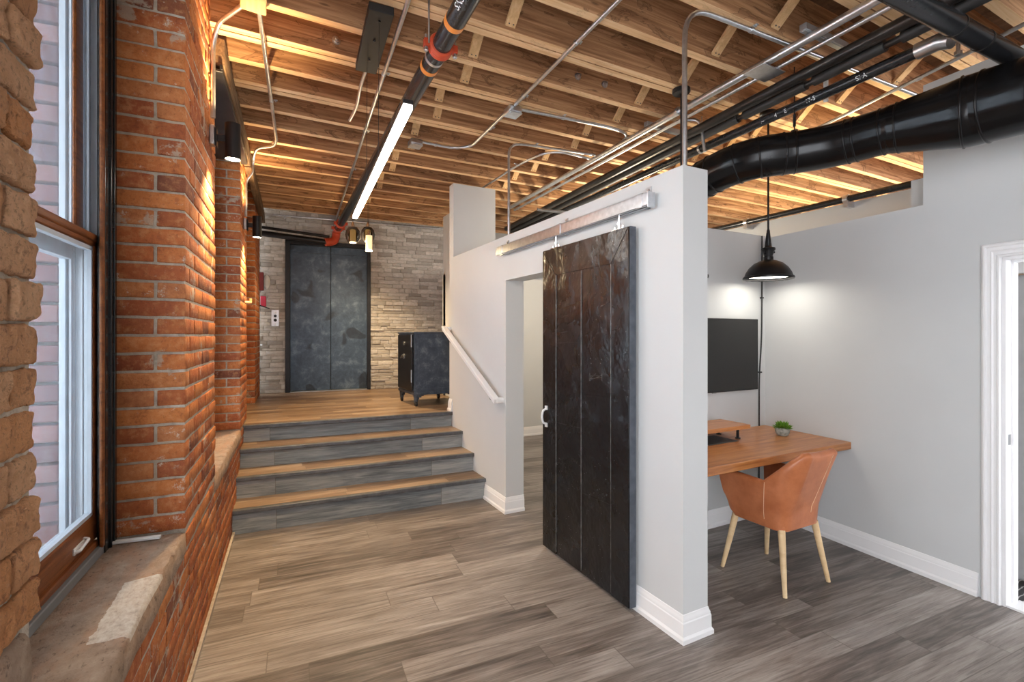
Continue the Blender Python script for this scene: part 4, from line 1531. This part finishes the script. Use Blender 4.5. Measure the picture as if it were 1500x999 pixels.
# ================================================================== LIGHTS OF THE ROOM
# linear pendant
ll = thing('linear_pendant_light', 'long slim glowing linear light hanging on black cables from a black canopy', 'ceiling light', (0.58, 2.87, 2.45))
A_, B_ = Vector((0.517, 1.875, 2.455)), Vector((0.645, 3.841, 2.455))
dl = (B_ - A_).normalized()
m = MB()
m.beam(A_ + Vector((0, 0, 0.012)), B_ + Vector((0, 0, 0.012)), 0.042, 0.018)
m.build('housing', 'black_metal', ll, bevel=0.002)
m = MB()
m.beam(A_ + dl * 0.003 + Vector((0, 0, -0.008)), B_ - dl * 0.003 + Vector((0, 0, -0.008)), 0.036, 0.020)
m.build('diffuser', 'led_diffuser', ll, bevel=0.004, label='glowing white diffuser')
m = MB()
ca, cb = Vector((0.57, 2.585, 3.275)), Vector((0.61, 3.225, 3.275))
m.beam(ca, cb, 0.13, 0.045)
cn = m.build('canopy', 'canopy_black', ll, bevel=0.003, label='black rectangular canopy')
for t in (0.12, 0.42, 0.75):
    m = MB()
    p = ca + (cb - ca) * t
    m.tube([p - Vector((0, 0, 0.03)), p - Vector((0, 0, 0.022))], 0.007, 8)
    m.build('knob', 'black_metal', cn)
for y in (2.66, 3.16):
    p = A_ + (B_ - A_) * ((y - A_.y) / (B_.y - A_.y))
    m = MB()
    m.tube([p + Vector((0, 0, 0.02)), (p.x + 0.005, p.y, 3.26)], 0.0016, 6)
    m.build('cable', 'cable_black', ll)

# sconces: cylinder up and down lights
def sconce(label, s_, zc, dc=0.115):
    t = thing('wall_sconce', label, 'wall light', LW(0, s_, zc))
    m = MB(TL)
    m.box(0.003, 0.030, s_ - 0.028, s_ + 0.028, zc - 0.045, zc + 0.065)
    m.build('junction_box', 'galvanised', t, bevel=0.006)
    m = MB(TL)
    m.box(0.030, 0.040, s_ - 0.03, s_ + 0.03, zc - 0.05, zc + 0.05)
    m.box(0.040, dc - 0.03, s_ - 0.015, s_ + 0.015, zc - 0.02, zc + 0.02)
    m.build('arm', 'black_metal', t, bevel=0.002)
    m = MB(TL)
    r = 0.040
    m.lathe([(r - 0.003, -0.085), (r, -0.10), (r, 0.10), (r - 0.003, 0.10), (r - 0.003, 0.085), (0, 0.085)], (dc, s_, zc - 0.01), 28)
    m.lathe([(0, -0.085), (r - 0.003, -0.085)], (dc, s_, zc - 0.01), 28)
    m.build('lamp_body', 'black_metal', t)
    m = MB(TL)
    for zz in (-0.094, 0.094):
        m.lathe([(r - 0.004, zz - 0.003), (r - 0.004, zz + 0.003), (0.0, zz + 0.003), (0, zz - 0.003)], (dc, s_, zc - 0.01), 24, close=True)
    m.build('lens', 'lamp_glow', t, label='glowing lens')
    for sg in (-1, 1):
        p = LW(dc - 0.005, s_, zc - 0.01 + sg * 0.11)
        lamp('sconce_light', 'SPOT', p, 75 if sg < 0 else 40, (1.0, 0.68, 0.33), 0.03, (0 if sg < 0 else pi, 0, 0), 112, 0.8)
    return t


sconce('black cylinder wall light on the nearer brick pier', 3.17, 2.65)
sconce('black cylinder wall light on the farther brick pier', 5.20, 2.58)
# conduit tee ending on the farther pier
m = MB(TL)
m.tube([(0.004, 5.35, 1.86), (0.06, 5.35, 1.86)], 0.014, 10)
m.tube([(0.05, 5.35, 1.86), (0.05, 5.35, 1.90)], 0.012, 10)
m.build('hose_bracket', 'bridging_wood', label='small wooden peg low on the farther brick pier', cat='peg')

# desk pendants
def dome_pendant(label, x, y, zb, zt=3.285, power=55, group=None):
    t = thing('dome_pendant_lamp', label, 'pendant lamp', (x, y, zb), group)
    m = MB()
    m.lathe([(0.175, 0.004), (0.181, 0.0), (0.184, 0.008), (0.181, 0.018), (0.172, 0.022), (0.162, 0.052), (0.140, 0.088), (0.105, 0.122), (0.065, 0.142), (0.038, 0.150), (0.034, 0.148),
             (0.062, 0.138), (0.10, 0.118), (0.135, 0.085), (0.157, 0.050), (0.166, 0.020)], (x, y, zb), 48)
    m.build('shade', ['black_metal'], t, smooth=40)
    m = MB()
    m.lathe([(0.0, 0.150), (0.036, 0.150), (0.036, 0.175), (0.030, 0.180), (0.040, 0.215), (0.052, 0.232), (0.050, 0.244), (0.030, 0.250), (0.020, 0.262), (0.0, 0.262)], (x, y, zb), 28)
    m.build('socket', 'black_metal', t, smooth=30)
    m = MB()
    for q in (-1, 1):
        m.beam((x + q * 0.045, y, zb + 0.19), (x + q * 0.014, y, zb + 0.36), 0.012, 0.006, (0, 1, 0))
        m.tube([(x + q * 0.040, y - 0.01, zb + 0.215), (x + q * 0.058, y - 0.01, zb + 0.215)], 0.009, 10)
    m.lathe([(0.0, 0.25), (0.012, 0.25), (0.018, 0.30), (0.012, 0.38), (0.006, 0.40), (0, 0.40)], (x, y, zb), 16)
    m.build('yoke', 'black_metal', t)
    m = MB()
    m.tube([(x, y, zb + 0.38), (x, y, zt - 0.02)], 0.0075, 12)
    m.build('rod', 'black_metal', t)
    m = MB()
    m.lathe([(0.0, -0.03), (0.055, -0.03), (0.062, -0.022), (0.062, 0.0), (0, 0)], (x, y, zt + 0.012), 28)
    m.build('canopy', 'black_metal', t, smooth=30)
    m = MB()
    m.lathe([(0.0, 0.020), (0.155, 0.020), (0.155, 0.026), (0.0, 0.026)], (x, y, zb), 32)
    m.build('diffuser', 'desk_glow', t, label='glowing diffuser disc')
    return t


dome_pendant('black dome pendant lamp hanging in front of the desk corner', 3.545, 2.44, 1.985)
dome_pendant('black pendant lamp whose rod hangs behind the near end of the white wall', 2.665, 2.50, 1.95)

# cluster of glass pendants near the elevator
def glass_pendant(label, x, y, zc, kind):
    t = thing('glass_pendant_lamp', label, 'pendant lamp', (x, y, zc), 'glass pendant cluster')
    if kind == 'globe':
        m = MB()
        m.lathe([(0.016, 0.085), (0.045, 0.078), (0.070, 0.045), (0.078, 0.0), (0.070, -0.045), (0.050, -0.080), (0.048, -0.080), (0.067, -0.044), (0.075, 0.0), (0.067, 0.044), (0.044, 0.074), (0.016, 0.080)], (x, y, zc), 32, close=True)
        m.build('globe', 'smoky_glass', t, smooth=60, label='smoky glass globe')
        m = MB()
        m.lathe([(0.0, 0.055), (0.030, 0.055), (0.030, -0.075), (0.0, -0.075)], (x, y, zc), 24)
        m.build('inner_cylinder', 'amber_glow', t, smooth=40, label='glowing amber cylinder')
        m = MB()
        m.lathe([(0.0, -0.077), (0.034, -0.077), (0.034, -0.084), (0.0, -0.084)], (x, y, zc), 24)
        m.build('rim', 'warm_glow', t)
        zt = zc + 0.08
    else:
        m = MB()
        m.lathe([(0.0, 0.075), (0.034, 0.075), (0.034, -0.085), (0.0, -0.085)], (x, y, zc), 28)
        m.build('cylinder', 'amber_glow', t, smooth=40, label='glowing amber cylinder')
        m = MB()
        m.lathe([(0.0, -0.086), (0.037, -0.086), (0.037, -0.096), (0.0, -0.096)], (x, y, zc), 24)
        m.build('rim', 'warm_glow', t)
        zt = zc + 0.075
    m = MB()
    m.lathe([(0.0, 0.0), (0.018, 0.0), (0.016, 0.035), (0.008, 0.06), (0, 0.06)], (x, y, zt), 16)
    m.build('cap', 'chrome', t)
    m = MB()
    m.tube([(x, y, zt + 0.05), (x, y, 3.30)], 0.002, 6)
    m.build('cord', 'cable_black', t)
    return t


glass_pendant('left smoky globe pendant with amber core in front of the elevator', 0.872, 5.32, 2.605, 'globe')
glass_pendant('right smoky globe pendant with amber core in front of the elevator', 1.085, 5.62, 2.685, 'globe')
glass_pendant('bare amber cylinder pendant, lowest of the three by the elevator', 1.07, 5.48, 2.57, 'cyl')
lamp('pendant_light', 'POINT', (1.0, 5.5, 2.40), 12, (1.0, 0.75, 0.45), 0.05)

# landing downlight and inner room lamp, then unseen spots added to brighten the joists
lamp('landing_downlight', 'SPOT', (1.05, 6.6, 3.25), 190, (1.0, 0.72, 0.40), 0.04, (0, 0, 0), 110, 0.7)
lamp('inner_room_lamp', 'POINT', (3.6, 4.6, 2.2), 45, (1.0, 0.88, 0.70), 0.15)
lamp('office_joist_fill', 'SPOT', (4.3, 2.3, 2.72), 22, (1.0, 0.76, 0.42), 0.1, (pi, 0, 0), 150, 0.6)
lamp('beyond_joist_fill', 'SPOT', (6.2, 3.2, 2.2), 100, (1.0, 0.76, 0.42), 0.1, (pi, 0, 0), 150, 0.6)
lamp('inner_joist_fill', 'SPOT', (3.6, 4.3, 2.2), 35, (1.0, 0.76, 0.45), 0.1, (pi, 0, 0), 140, 0.6)

# ================================================================== SLIDING BARN DOOR
bd = thing('sliding_barn_door', 'tall dark metal-clad sliding door hanging in front of the white wall', 'door', (1.85, 2.55, 0.02))
yA, yB, zB, zT = 2.085, 3.01, 0.022, 2.155
xf, xb = 1.824, 1.868
m = MB()
m.box(xf, xb, yA, yB, zB, zT)
m.build('slab', ['clad_steel'], bd, bevel=0.004)
m = MB()
m.box(xf + 0.001, xb + 0.001, yA - 0.003, yA, zB, zT)
m.build('edge', 'door_edge_blue', bd, label='dull blue grey side edge')
# raised border and seams
fw = 0.155
m = MB()
xo = xf - 0.005
def quad_plate(m, poly):
    """thin plate lying on the face; poly = [(y, z)]"""
    n_ = len(poly)
    vs = [(xf, y, z_) for y, z_ in poly] + [(xo, y, z_) for y, z_ in poly]
    fs = [tuple(range(n_, 2 * n_)), tuple(range(n_ - 1, -1, -1))] + [(i, (i + 1) % n_, n_ + (i + 1) % n_, n_ + i) for i in range(n_)]
    m.add(vs, fs)
g = 0.002
quad_plate(m, [(yA + g, zB + g), (yA + g, zT - g * 2), (yA + fw, zT - fw * 1.25), (yA + fw, zB + g)])
m.build('border_strip', 'clad_steel', bd, bevel=0.002)
m = MB()
quad_plate(m, [(yB - g, zB + g), (yB - fw * 1.15, zB + g), (yB - fw * 1.15, zT - fw * 1.25), (yB - g, zT - g * 2)])
m.build('border_strip', 'clad_steel', bd, bevel=0.002)
m = MB()
quad_plate(m, [(yA + g * 2, zT - g), (yB - g * 2, zT - g), (yB - fw * 1.15, zT - fw * 1.25 + g), (yA + fw, zT - fw * 1.25 + g)])
m.build('border_strip', 'clad_steel', bd, bevel=0.002)
ym = (yA + fw + yB - fw * 1.15) / 2
for y in (yA + fw, ym, yB - fw * 1.15):
    m = MB()
    m.tube([(xf - 0.003, y, zB + 0.02), (xf - 0.003, y + 0.002, 1.0), (xf - 0.003, y, zT - fw * 1.25)], 0.0032, 8)  # thin highlight along each seam, put in as paler metal
    m.build('seam', 'seam_bright', bd, label='vertical seam with its highlight drawn in a paler tone')
for (y0, y1, z_) in ((yA + fw, ym, 1.18), (ym, yB - fw * 1.15, 0.95), (yA + fw, ym, 0.55), (ym, yB - fw * 1.15, 1.50)):
    m = MB()
    m.tube([(xf - 0.001, y0, z_), (xf - 0.001, y1, z_ - 0.01)], 0.0025, 6)
    m.build('lap_joint', 'clad_steel', bd)
# scratched mark and rivets
m = MB()
yc = (yA + fw + ym) / 2 + 0.0
for (a, b, c_, d_) in ((-0.06, 0.012, 0.06, 0.0), (-0.06, 0.0, 0.06, -0.014), (-0.06, 0.025, -0.06, -0.02), (0.06, 0.02, 0.06, -0.03), (-0.05, 0.012, 0.02, -0.012), (0.0, 0.02, 0.05, -0.01)):
    m.tube([(xf - 0.0005, yc + a, 1.29 + b), (xf - 0.0005, yc + c_, 1.29 + d_)], 0.0016, 5)
m.build('scratched_mark', 'seam_bright', bd)
m = MB()
for a, b in ((-0.055, 0.0), (0.0, 0.0), (0.055, 0.0), (-0.045, -0.025), (0.048, -0.03)):
    m.lathe([(0.0, 0.002), (0.003, 0.0015), (0.004, 0)], (xf, yc + a, 1.40 + b), 8, axis=(-1, 0, 0))
m.build('nail_heads', 'seam_bright', bd)
# pull handle
m = MB()
hy, hz = 2.955, 0.965
m.tube(fillet([(xf, hy, hz + 0.055), (xf - 0.035, hy, hz + 0.045), (xf - 0.045, hy, hz), (xf - 0.035, hy, hz - 0.045), (xf, hy, hz - 0.055)], 0.03), 0.0075, 10)
for q in (-1, 1):
    m.box(xf - 0.011, xf - 0.004, hy - 0.014, hy + 0.014, hz + q * 0.062 - 0.014, hz + q * 0.062 + 0.014)
m.build('handle', 'plastic_white', bd, label='pale pull handle')
# track
tr = thing('door_track', 'galvanised box track mounted on the white wall above the dark sliding door', 'track', (1.86, 2.9, 2.2))
m = MB()
t0, t1 = 1.945, 3.80
zt0, zt1 = 2.238, 2.306
tx0, tx1 = 1.822, 1.872
m.box(tx0, tx0 + 0.003, t0, t1, zt0, zt1)
m.box(tx1 - 0.003, tx1, t0, t1, zt0, zt1)
m.box(tx0, tx1, t0, t1, zt1 - 0.003, zt1)
m.box(tx0, tx0 + 0.017, t0, t1, zt0, zt0 + 0.003)
m.box(tx1 - 0.017, tx1, t0, t1, zt0, zt0 + 0.003)
m.build('box_track', 'galvanised', tr)
for y in (2.0, 2.80, 3.70):
    m = MB()
    m.box(tx0 - 0.004, tx0, y - 0.02, y + 0.02, zt0 - 0.004, zt1 + 0.004)
    m.box(tx0 - 0.004, 1.889, y - 0.02, y + 0.02, zt1, zt1 + 0.004)
    m.box(1.883, 1.889, y - 0.02, y + 0.02, zt0 - 0.004, zt1 + 0.05)
    b_ = m.build('track_bracket', 'galvanised', tr, bevel=0.001)
    m = MB()
    m.lathe([(0.010, 0), (0.010, 0.006), (0, 0.007)], (1.883, y, zt1 + 0.028), 6, axis=(-1, 0, 0))
    m.build('bolt', 'galvanised', b_)
m = MB()
m.box(tx0 + 0.002, tx1, t0 - 0.006, t0, zt0 - 0.01, zt1 + 0.004)
m.build('end_stop', 'galvanised', tr)
for y in (2.20, 2.87):
    hg = MB()
    xm = 1.847
    hg.tube([(xm, y, zT - 0.01), (xm, y, zt0 + 0.012)], 0.007, 10)
    hg.box(xm - 0.018, xm + 0.018, y - 0.05, y + 0.05, zT, zT + 0.006)
    for q in (-1, 1):
        hg.tube([(xm - 0.02, y + q * 0.028, zt0 + 0.018), (xm + 0.02, y + q * 0.028, zt0 + 0.018)], 0.014, 14)
        hg.tube([(xm, y + q * 0.035, zT), (xm, y + q * 0.035, zT + 0.022)], 0.008, 6)
    hg.tube([(xm, y, zT + 0.028), (xm, y, zT + 0.042)], 0.014, 6)
    hg.build('roller_hanger', 'chrome', bd, bevel=0.001)

# ================================================================== OFFICE
dk = MB()
yF = 1.985
pr_ = [TR @ Vector((0, -0.21, 0)), TR @ Vector((0, 0.50, 0))]
dk.add([(XW1, yF, 0.712), (pr_[0].x - 0.004, yF, 0.712), (pr_[1].x - 0.004, 2.709, 0.712), (XW1, 2.709, 0.712),
        (XW1, yF, 0.765), (pr_[0].x - 0.004, yF, 0.765), (pr_[1].x - 0.004, 2.709, 0.765), (XW1, 2.709, 0.765)],
       [(3, 2, 1, 0), (4, 5, 6, 7), (0, 1, 5, 4), (1, 2, 6, 5), (2, 3, 7, 6), (3, 0, 4, 7)])
desk = thing('desk', 'wall-to-wall orange brown wooden desk slab', 'desk', (2.95, 2.35, 0.70))
dk.build('desktop', 'desk_wood', desk, bevel=0.005)
for x in (2.12, 3.70):
    m = MB()
    m.box(x, x + 0.03, 2.69, 2.711, 0.45, 0.712)
    m.box(x, x + 0.03, 2.30, 2.711, 0.695, 0.712)
    m.build('bracket', 'black_metal', desk, bevel=0.002)

ms = thing('monitor_riser', 'small wooden riser shelf on black feet at the left of the desk', 'shelf', (3.0, 2.5, 0.765))
m = MB()
m.box(2.70, 3.28, 2.40, 2.67, 0.842, 0.872)
m.build('shelf', 'desk_wood', ms, bevel=0.003)
for x, y in ((2.78, 2.45), (3.20, 2.45), (2.78, 2.62), (3.20, 2.62)):
    m = MB()
    m.tube([(x, y, 0.766), (x, y, 0.842)], 0.011, 10)
    m.lathe([(0.02, 0), (0.02, 0.006), (0, 0.006)], (x, y, 0.766), 12)
    m.build('foot', 'black_metal', ms)
m = MB()
m.box(2.78, 3.2, 2.60, 2.61, 0.80, 0.815)
m.build('rail', 'black_metal', ms)
m = MB()
m.box(2.81, 3.12, 2.38, 2.60, 0.7665, 0.7695)  # thin dark sheet laid in for the shade under the shelf
m.build('riser_shadow', 'sheet_dark', label='dark sheet drawn as the shadow under the riser shelf', cat='mat', bevel=0.001)

tv = thing('television', 'black flat screen mounted on the white wall above the desk', 'television', (3.2, 2.68, 1.08))
m = MB()
m.box(2.66, 3.725, 2.655, 2.685, 1.088, 1.680)
m.build('housing', 'black_metal', tv, bevel=0.003)
m = MB()
m.box(2.668, 3.717, 2.652, 2.656, 1.100, 1.673)
m.build('screen', 'screen_black', tv)
m = MB()
m.box(3.0, 3.4, 2.685, 2.711, 1.25, 1.5)
m.build('wall_mount', 'black_metal', tv)
m = MB()
m.box(3.17, 3.21, 2.650, 2.66, 1.082, 1.089)
m.build('sensor', 'steel_dull', tv)

cb_ = conduit('cable', 'thin black cable with clips running up the corner behind the desk', [(3.800, 2.699, 0.766), (3.800, 2.699, 1.2), (3.833, 2.699, 1.5), (3.838, 2.699, 2.0), (3.838, 2.699, 2.40)], 0.006, 'cable_black', 0.2, cat='cable')
for z_ in (1.22, 1.86):
    m = MB()
    m.box(3.80 if z_ < 1.5 else 3.825, 3.826 if z_ < 1.5 else 3.85, 2.690, 2.711, z_, z_ + 0.012)
    m.build('clip', 'black_metal', cb_)
cb2 = conduit('cable', 'thin black cable on the wall below the desk', [(3.80, 2.70, 0.71), (3.80, 2.70, 0.14)], 0.005, 'cable_black', 0, cat='cable')

# plant
pl = thing('potted_plant', 'small green plant in a round concrete pot on the desk', 'plant', (3.60, 2.36, 0.765))
m = MB()
m.lathe([(0.0, 0.0), (0.034, 0.0), (0.044, 0.012), (0.052, 0.035), (0.052, 0.055), (0.049, 0.062), (0.044, 0.060), (0.044, 0.05), (0, 0.05)], (3.60, 2.36, 0.7655), 28)
m.build('pot', 'concrete_pot', pl, smooth=40)
m = MB()
rp = random.Random(2)
for i in range(330):
    a, e = rp.uniform(0, 2 * pi), rp.uniform(0.05, 1.45)
    L = rp.uniform(0.045, 0.066)
    dv = Vector((cos(a) * cos(e), sin(a) * cos(e), sin(e)))
    b0 = Vector((3.60, 2.36, 0.818)) + Vector((cos(a), sin(a), 0)) * rp.uniform(0, 0.025)
    tip = b0 + dv * L
    sv = dv.cross(Vector((rp.uniform(-1, 1), rp.uniform(-1, 1), 1))).normalized() * 0.0045
    mid_ = b0 + dv * L * 0.7
    m.add([b0, mid_ + sv, tip, mid_ - sv], [(0, 1, 2, 3)])
m.build('foliage', 'foliage', pl, smooth=0)

# chair -----------------------------------------------------------------
ch = thing('armchair', 'tan leather tub chair with pale wooden legs at the desk', 'chair', (2.965, 1.99, 0))
cx, cy = 2.955, 1.985
def lerp(a, b, t): return a + (b - a) * t
# wall of the tub: u from -1 (left arm front) to 1 (right arm front)
def tub(u, v):
    """outer surface point. v 0 bottom, 1 top"""
    # plan path: arms straight, rounded rear corners, straight back
    au = abs(u)
    sg = 1 if u > 0 else -1
    hwB, hwT = 0.208, 0.250
    hw = lerp(hwB, hwT, v ** 0.8)
    yb = lerp(-0.185, -0.195, v)
    yf = lerp(0.195, 0.225, v)
    # height of the rim
    if au > 0.56:
        zt = 0.640 + 0.012 * (au - 0.56) / 0.44
    elif au > 0.37:
        t = (0.56 - au) / 0.19
        zt = 0.640 + (0.836 - 0.640) * (0.7 * t + 0.3 * t * t * (3 - 2 * t))
    else:
        zt = 0.836 - 0.008 * cos(au / 0.37 * pi / 2)
    z_ = lerp(0.375, zt, v)
    lean = max(0.0, z_ - 0.48) * 0.33 * max(0.0, min(1.0, (0.62 - au) / 0.30))
    hwb = hw
    rc = 0.10
    # perimeter parametrisation
    if au <= 0.36:
        x = sg * (hwb - rc) * (au / 0.36)
        y = yb
        bx = 0
    elif au <= 0.52:
        t = (au - 0.36) / 0.16 * pi / 2
        x = sg * (hwb - rc + rc * sin(t))
        y = yb + rc * (1 - cos(t))
    else:
        t = (au - 0.52) / 0.48
        x = sg * hwb
        y = lerp(yb + rc, yf, t)
    # back top narrower than arms
    if z_ > 0.62 and au < 0.6:
        x *= lerp(1.0, 0.97, min(1, (z_ - 0.62) / 0.22))
    y -= lean
    return Vector((x, y, z_))


NU, NV, TH = 64, 12, 0.045
m = MB()
outer = [[tub(-1 + 2 * i / NU, j / NV) for j in range(NV + 1)] for i in range(NU + 1)]
vs, fs = [], []
def nrm(i, j):
    i0, i1 = max(0, i - 1), min(NU, i + 1)
    j0, j1 = max(0, j - 1), min(NV, j + 1)
    n_ = (outer[i1][j] - outer[i0][j]).cross(outer[i][j1] - outer[i][j0])
    return n_.normalized()
ring = []
for i in range(NU + 1):
    row = []
    for j in range(NV + 1):
        row.append(outer[i][j].copy())
    # rolled rim
    nT = nrm(i, NV)
    for a in (30, 60, 90, 120, 150):
        c_ = outer[i][NV] - nT * TH / 2
        row.append(c_ + nT * (TH / 2) * cos(radians(a)) + Vector((0, 0, 1)) * (TH / 2) * 0.8 * sin(radians(a)))
    for j in range(NV, -1, -1):
        row.append(outer[i][j] - nrm(i, j) * TH)
    ring.append(row)
K = len(ring[0])
# front ends of arms rounded: shrink the first and last rings downwards/backwards
for i in range(NU + 1):
    u = -1 + 2 * i / NU
    k_ = (abs(u) - 0.84) / 0.16
    if k_ > 0:
        q = 1 - math.sqrt(max(0, 1 - k_ * k_))
        for p in ring[i]:
            if p.z > 0.52:
                p.z -= 0.035 * q * min(1, (p.z - 0.52) / 0.12)
            else:
                p.z += 0.085 * q * min(1, (0.52 - p.z) / 0.14)

vs = [Vector((p.x + cx, p.y + cy, p.z)) for row in ring for p in row]
for i in range(NU):
    for j in range(K):
        a, b = i * K + j, i * K + (j + 1) % K
        fs.append((a, b, b + K, a + K))
fs.append(tuple(range(K - 1, -1, -1)))
fs.append(tuple(NU * K + j for j in range(K)))
m.add(vs, fs)
m.build('tub_shell', 'leather', ch, smooth=70)
# stitched seams on the outside
for u in (-0.54, 0.20, 0.6):
    m = MB()
    P = []
    for j in range(2, NV + 1):
        p = tub(u, j / NV)
        p2_ = tub(u + 0.01, j / NV)
        q_ = tub(u, max(0, j / NV - 0.05))
        nn = (p2_ - p).cross(p - q_).normalized()
        P.append(Vector((p.x + cx, p.y + cy, p.z)) + nn * 0.0015)
    m.tube(P, 0.0016, 5)
    m.build('seam', 'stitch', ch)
# seat: underside pan and cushion
m = MB()
def rrect(hx, y0, y1, r, n_=6):
    out = []
    for cx_, cy_, a0 in ((hx - r, y1 - r, 0), (-hx + r, y1 - r, 90), (-hx + r, y0 + r, 180), (hx - r, y0 + r, 270)):
        for k in range(n_ + 1):
            a = radians(a0 + 90 * k / n_)
            out.append((cx_ + r * cos(a), cy_ + r * sin(a)))
    return out
def stack(m, layers):
    k = None
    vs, fs = [], []
    for L in layers:
        pts_ = rrect(*L[:4])
        k = len(pts_)
        vs += [(x + cx, y + cy, L[4]) for x, y in pts_]
    for i in range(len(layers) - 1):
        for j in range(k):
            a, b = i * k + j, i * k + (j + 1) % k
            fs.append((a, b, b + k, a + k))
    fs.append(tuple(range(k - 1, -1, -1)))
    fs.append(tuple((len(layers) - 1) * k + j for j in range(k)))
    m.add(vs, fs)
stack(m, [(0.175, -0.165, 0.18, 0.06, 0.356), (0.195, -0.18, 0.195, 0.07, 0.366), (0.200, -0.178, 0.20, 0.07, 0.395), (0.19, -0.17, 0.20, 0.06, 0.41)])
m.build('seat_base', 'leather', ch, smooth=50)
m = MB()
stack(m, [(0.17, -0.15, 0.205, 0.05, 0.405), (0.185, -0.155, 0.22, 0.05, 0.42), (0.187, -0.155, 0.225, 0.05, 0.455), (0.178, -0.145, 0.215, 0.05, 0.475), (0.12, -0.09, 0.16, 0.05, 0.482)])
m.build('seat_cushion', 'leather', ch, smooth=60)
for (tx, ty, bx, by) in ((-0.165, 0.165, -0.212, 0.232), (0.165, 0.165, 0.222, 0.215), (-0.165, -0.15, -0.215, -0.205), (0.165, -0.15, 0.205, -0.215)):
    m = MB()
    m.tube([(cx + tx, cy + ty, 0.37), (cx + lerp(tx, bx, .5), cy + lerp(ty, by, .5), 0.18), (cx + bx, cy + by, 0.0)], [0.0215, 0.0175, 0.0125], 16)
    m.build('leg', 'leg_wood', ch)

# ================================================================== SAFE
sf = thing('antique_safe', 'old blue black iron safe on caster feet on the landing by the wall', 'safe', (1.93, 5.95, 0.695))
AS2 = math.atan2(0.146, 0.46)
TS = Matrix.Translation((1.617, 5.597, 0)) @ Matrix.Rotation(radians(3), 4, 'Z')
m = MB(TS)
m.box(0, 0.56, 0, 0.60, 0.83, 1.575)
m.box(-0.012, 0.572, -0.012, 0.612, 1.560, 1.582)
m.box(-0.006, 0.566, -0.008, 0.608, 0.83, 0.865)
m.build('body', 'safe_paint', sf, bevel=0.004)
# raised border on the side facing the camera
m = MB(TS)
for a in ((0.0, 0.05, 0.865, 1.56), (0.51, 0.56, 0.865, 1.56), (0.05, 0.51, 1.51, 1.56), (0.05, 0.51, 0.865, 0.905)):
    m.box(a[0], a[1], -0.007, 0.0, a[2], a[3])
m.build('side_border', 'safe_paint', sf, bevel=0.002)
m = MB(TS)
m.box(-0.022, -0.001, 0.03, 0.57, 0.88, 1.545)
do = m.build('door', 'black_metal', sf, bevel=0.004)
for z_ in (0.98, 1.40):
    m = MB(TS)
    m.tube([(-0.026, 0.035, z_), (-0.026, 0.035, z_ + 0.15)], 0.008, 8)
    m.build('hinge', 'steel_dull', do)
m = MB(TS)
m.lathe([(0.03, 0), (0.03, 0.006), (0.012, 0.01), (0.012, 0.03), (0, 0.03)], (-0.022, 0.33, 1.28), 16, axis=(-1, 0, 0))
m.beam((-0.05, 0.29, 1.30), (-0.05, 0.37, 1.26), 0.012, 0.012, (1, 0, 0))
m.lathe([(0.022, 0), (0.022, 0.012), (0, 0.014)], (-0.022, 0.30, 1.44), 14, axis=(-1, 0, 0))
m.build('handle', 'steel_dull', do)
# skirt feet with casters
for (x, y, sx, sy) in ((0.03, 0.03, 1, 1), (0.53, 0.03, -1, 1), (0.03, 0.57, 1, -1), (0.53, 0.57, -1, -1)):
    m = MB(TS)
    # curved bracket made of tapering pieces
    for k_ in range(6):
        t = k_ / 5
        h_ = 0.83
        w_ = 0.035 + 0.10 * (1 - t) ** 0
        z1 = 0.832 - 0.07 * (t ** 0.5) * 1.0
        x0 = x + sx * (-0.02 + 0.028 * (5 - k_))
        m.box(min(x0, x0 + sx * 0.028), max(x0, x0 + sx * 0.028), y - 0.012 * 1, y + 0.012, lerp(0.828, 0.745, t * t), 0.835)
        y0 = y + sy * (-0.02 + 0.028 * (5 - k_))
        m.box(x - 0.012, x + 0.012, min(y0, y0 + sy * 0.028), max(y0, y0 + sy * 0.028), lerp(0.828, 0.745, t * t), 0.835)
    m.tube([(x, y, 0.835), (x, y, 0.75), (x, y, 0.735)], [0.032, 0.024, 0.018], 12)
    lg = m.build('foot', 'safe_paint', sf)
    m = MB(TS)
    m.tube([(x - 0.012, y, 0.728), (x + 0.012, y, 0.728)], 0.032, 18)
    m.build('caster', 'caster', lg)

# odd bits
m = MB(TL)
m.beam((-0.235, 2.462, 0.7115), (-0.075, 2.452, 0.7115), 0.022, 0.012)
m.build('white_trim_strip', 'plastic_white', label='short white strip lying on the window sill against the brick', cat='strip', bevel=0.002)
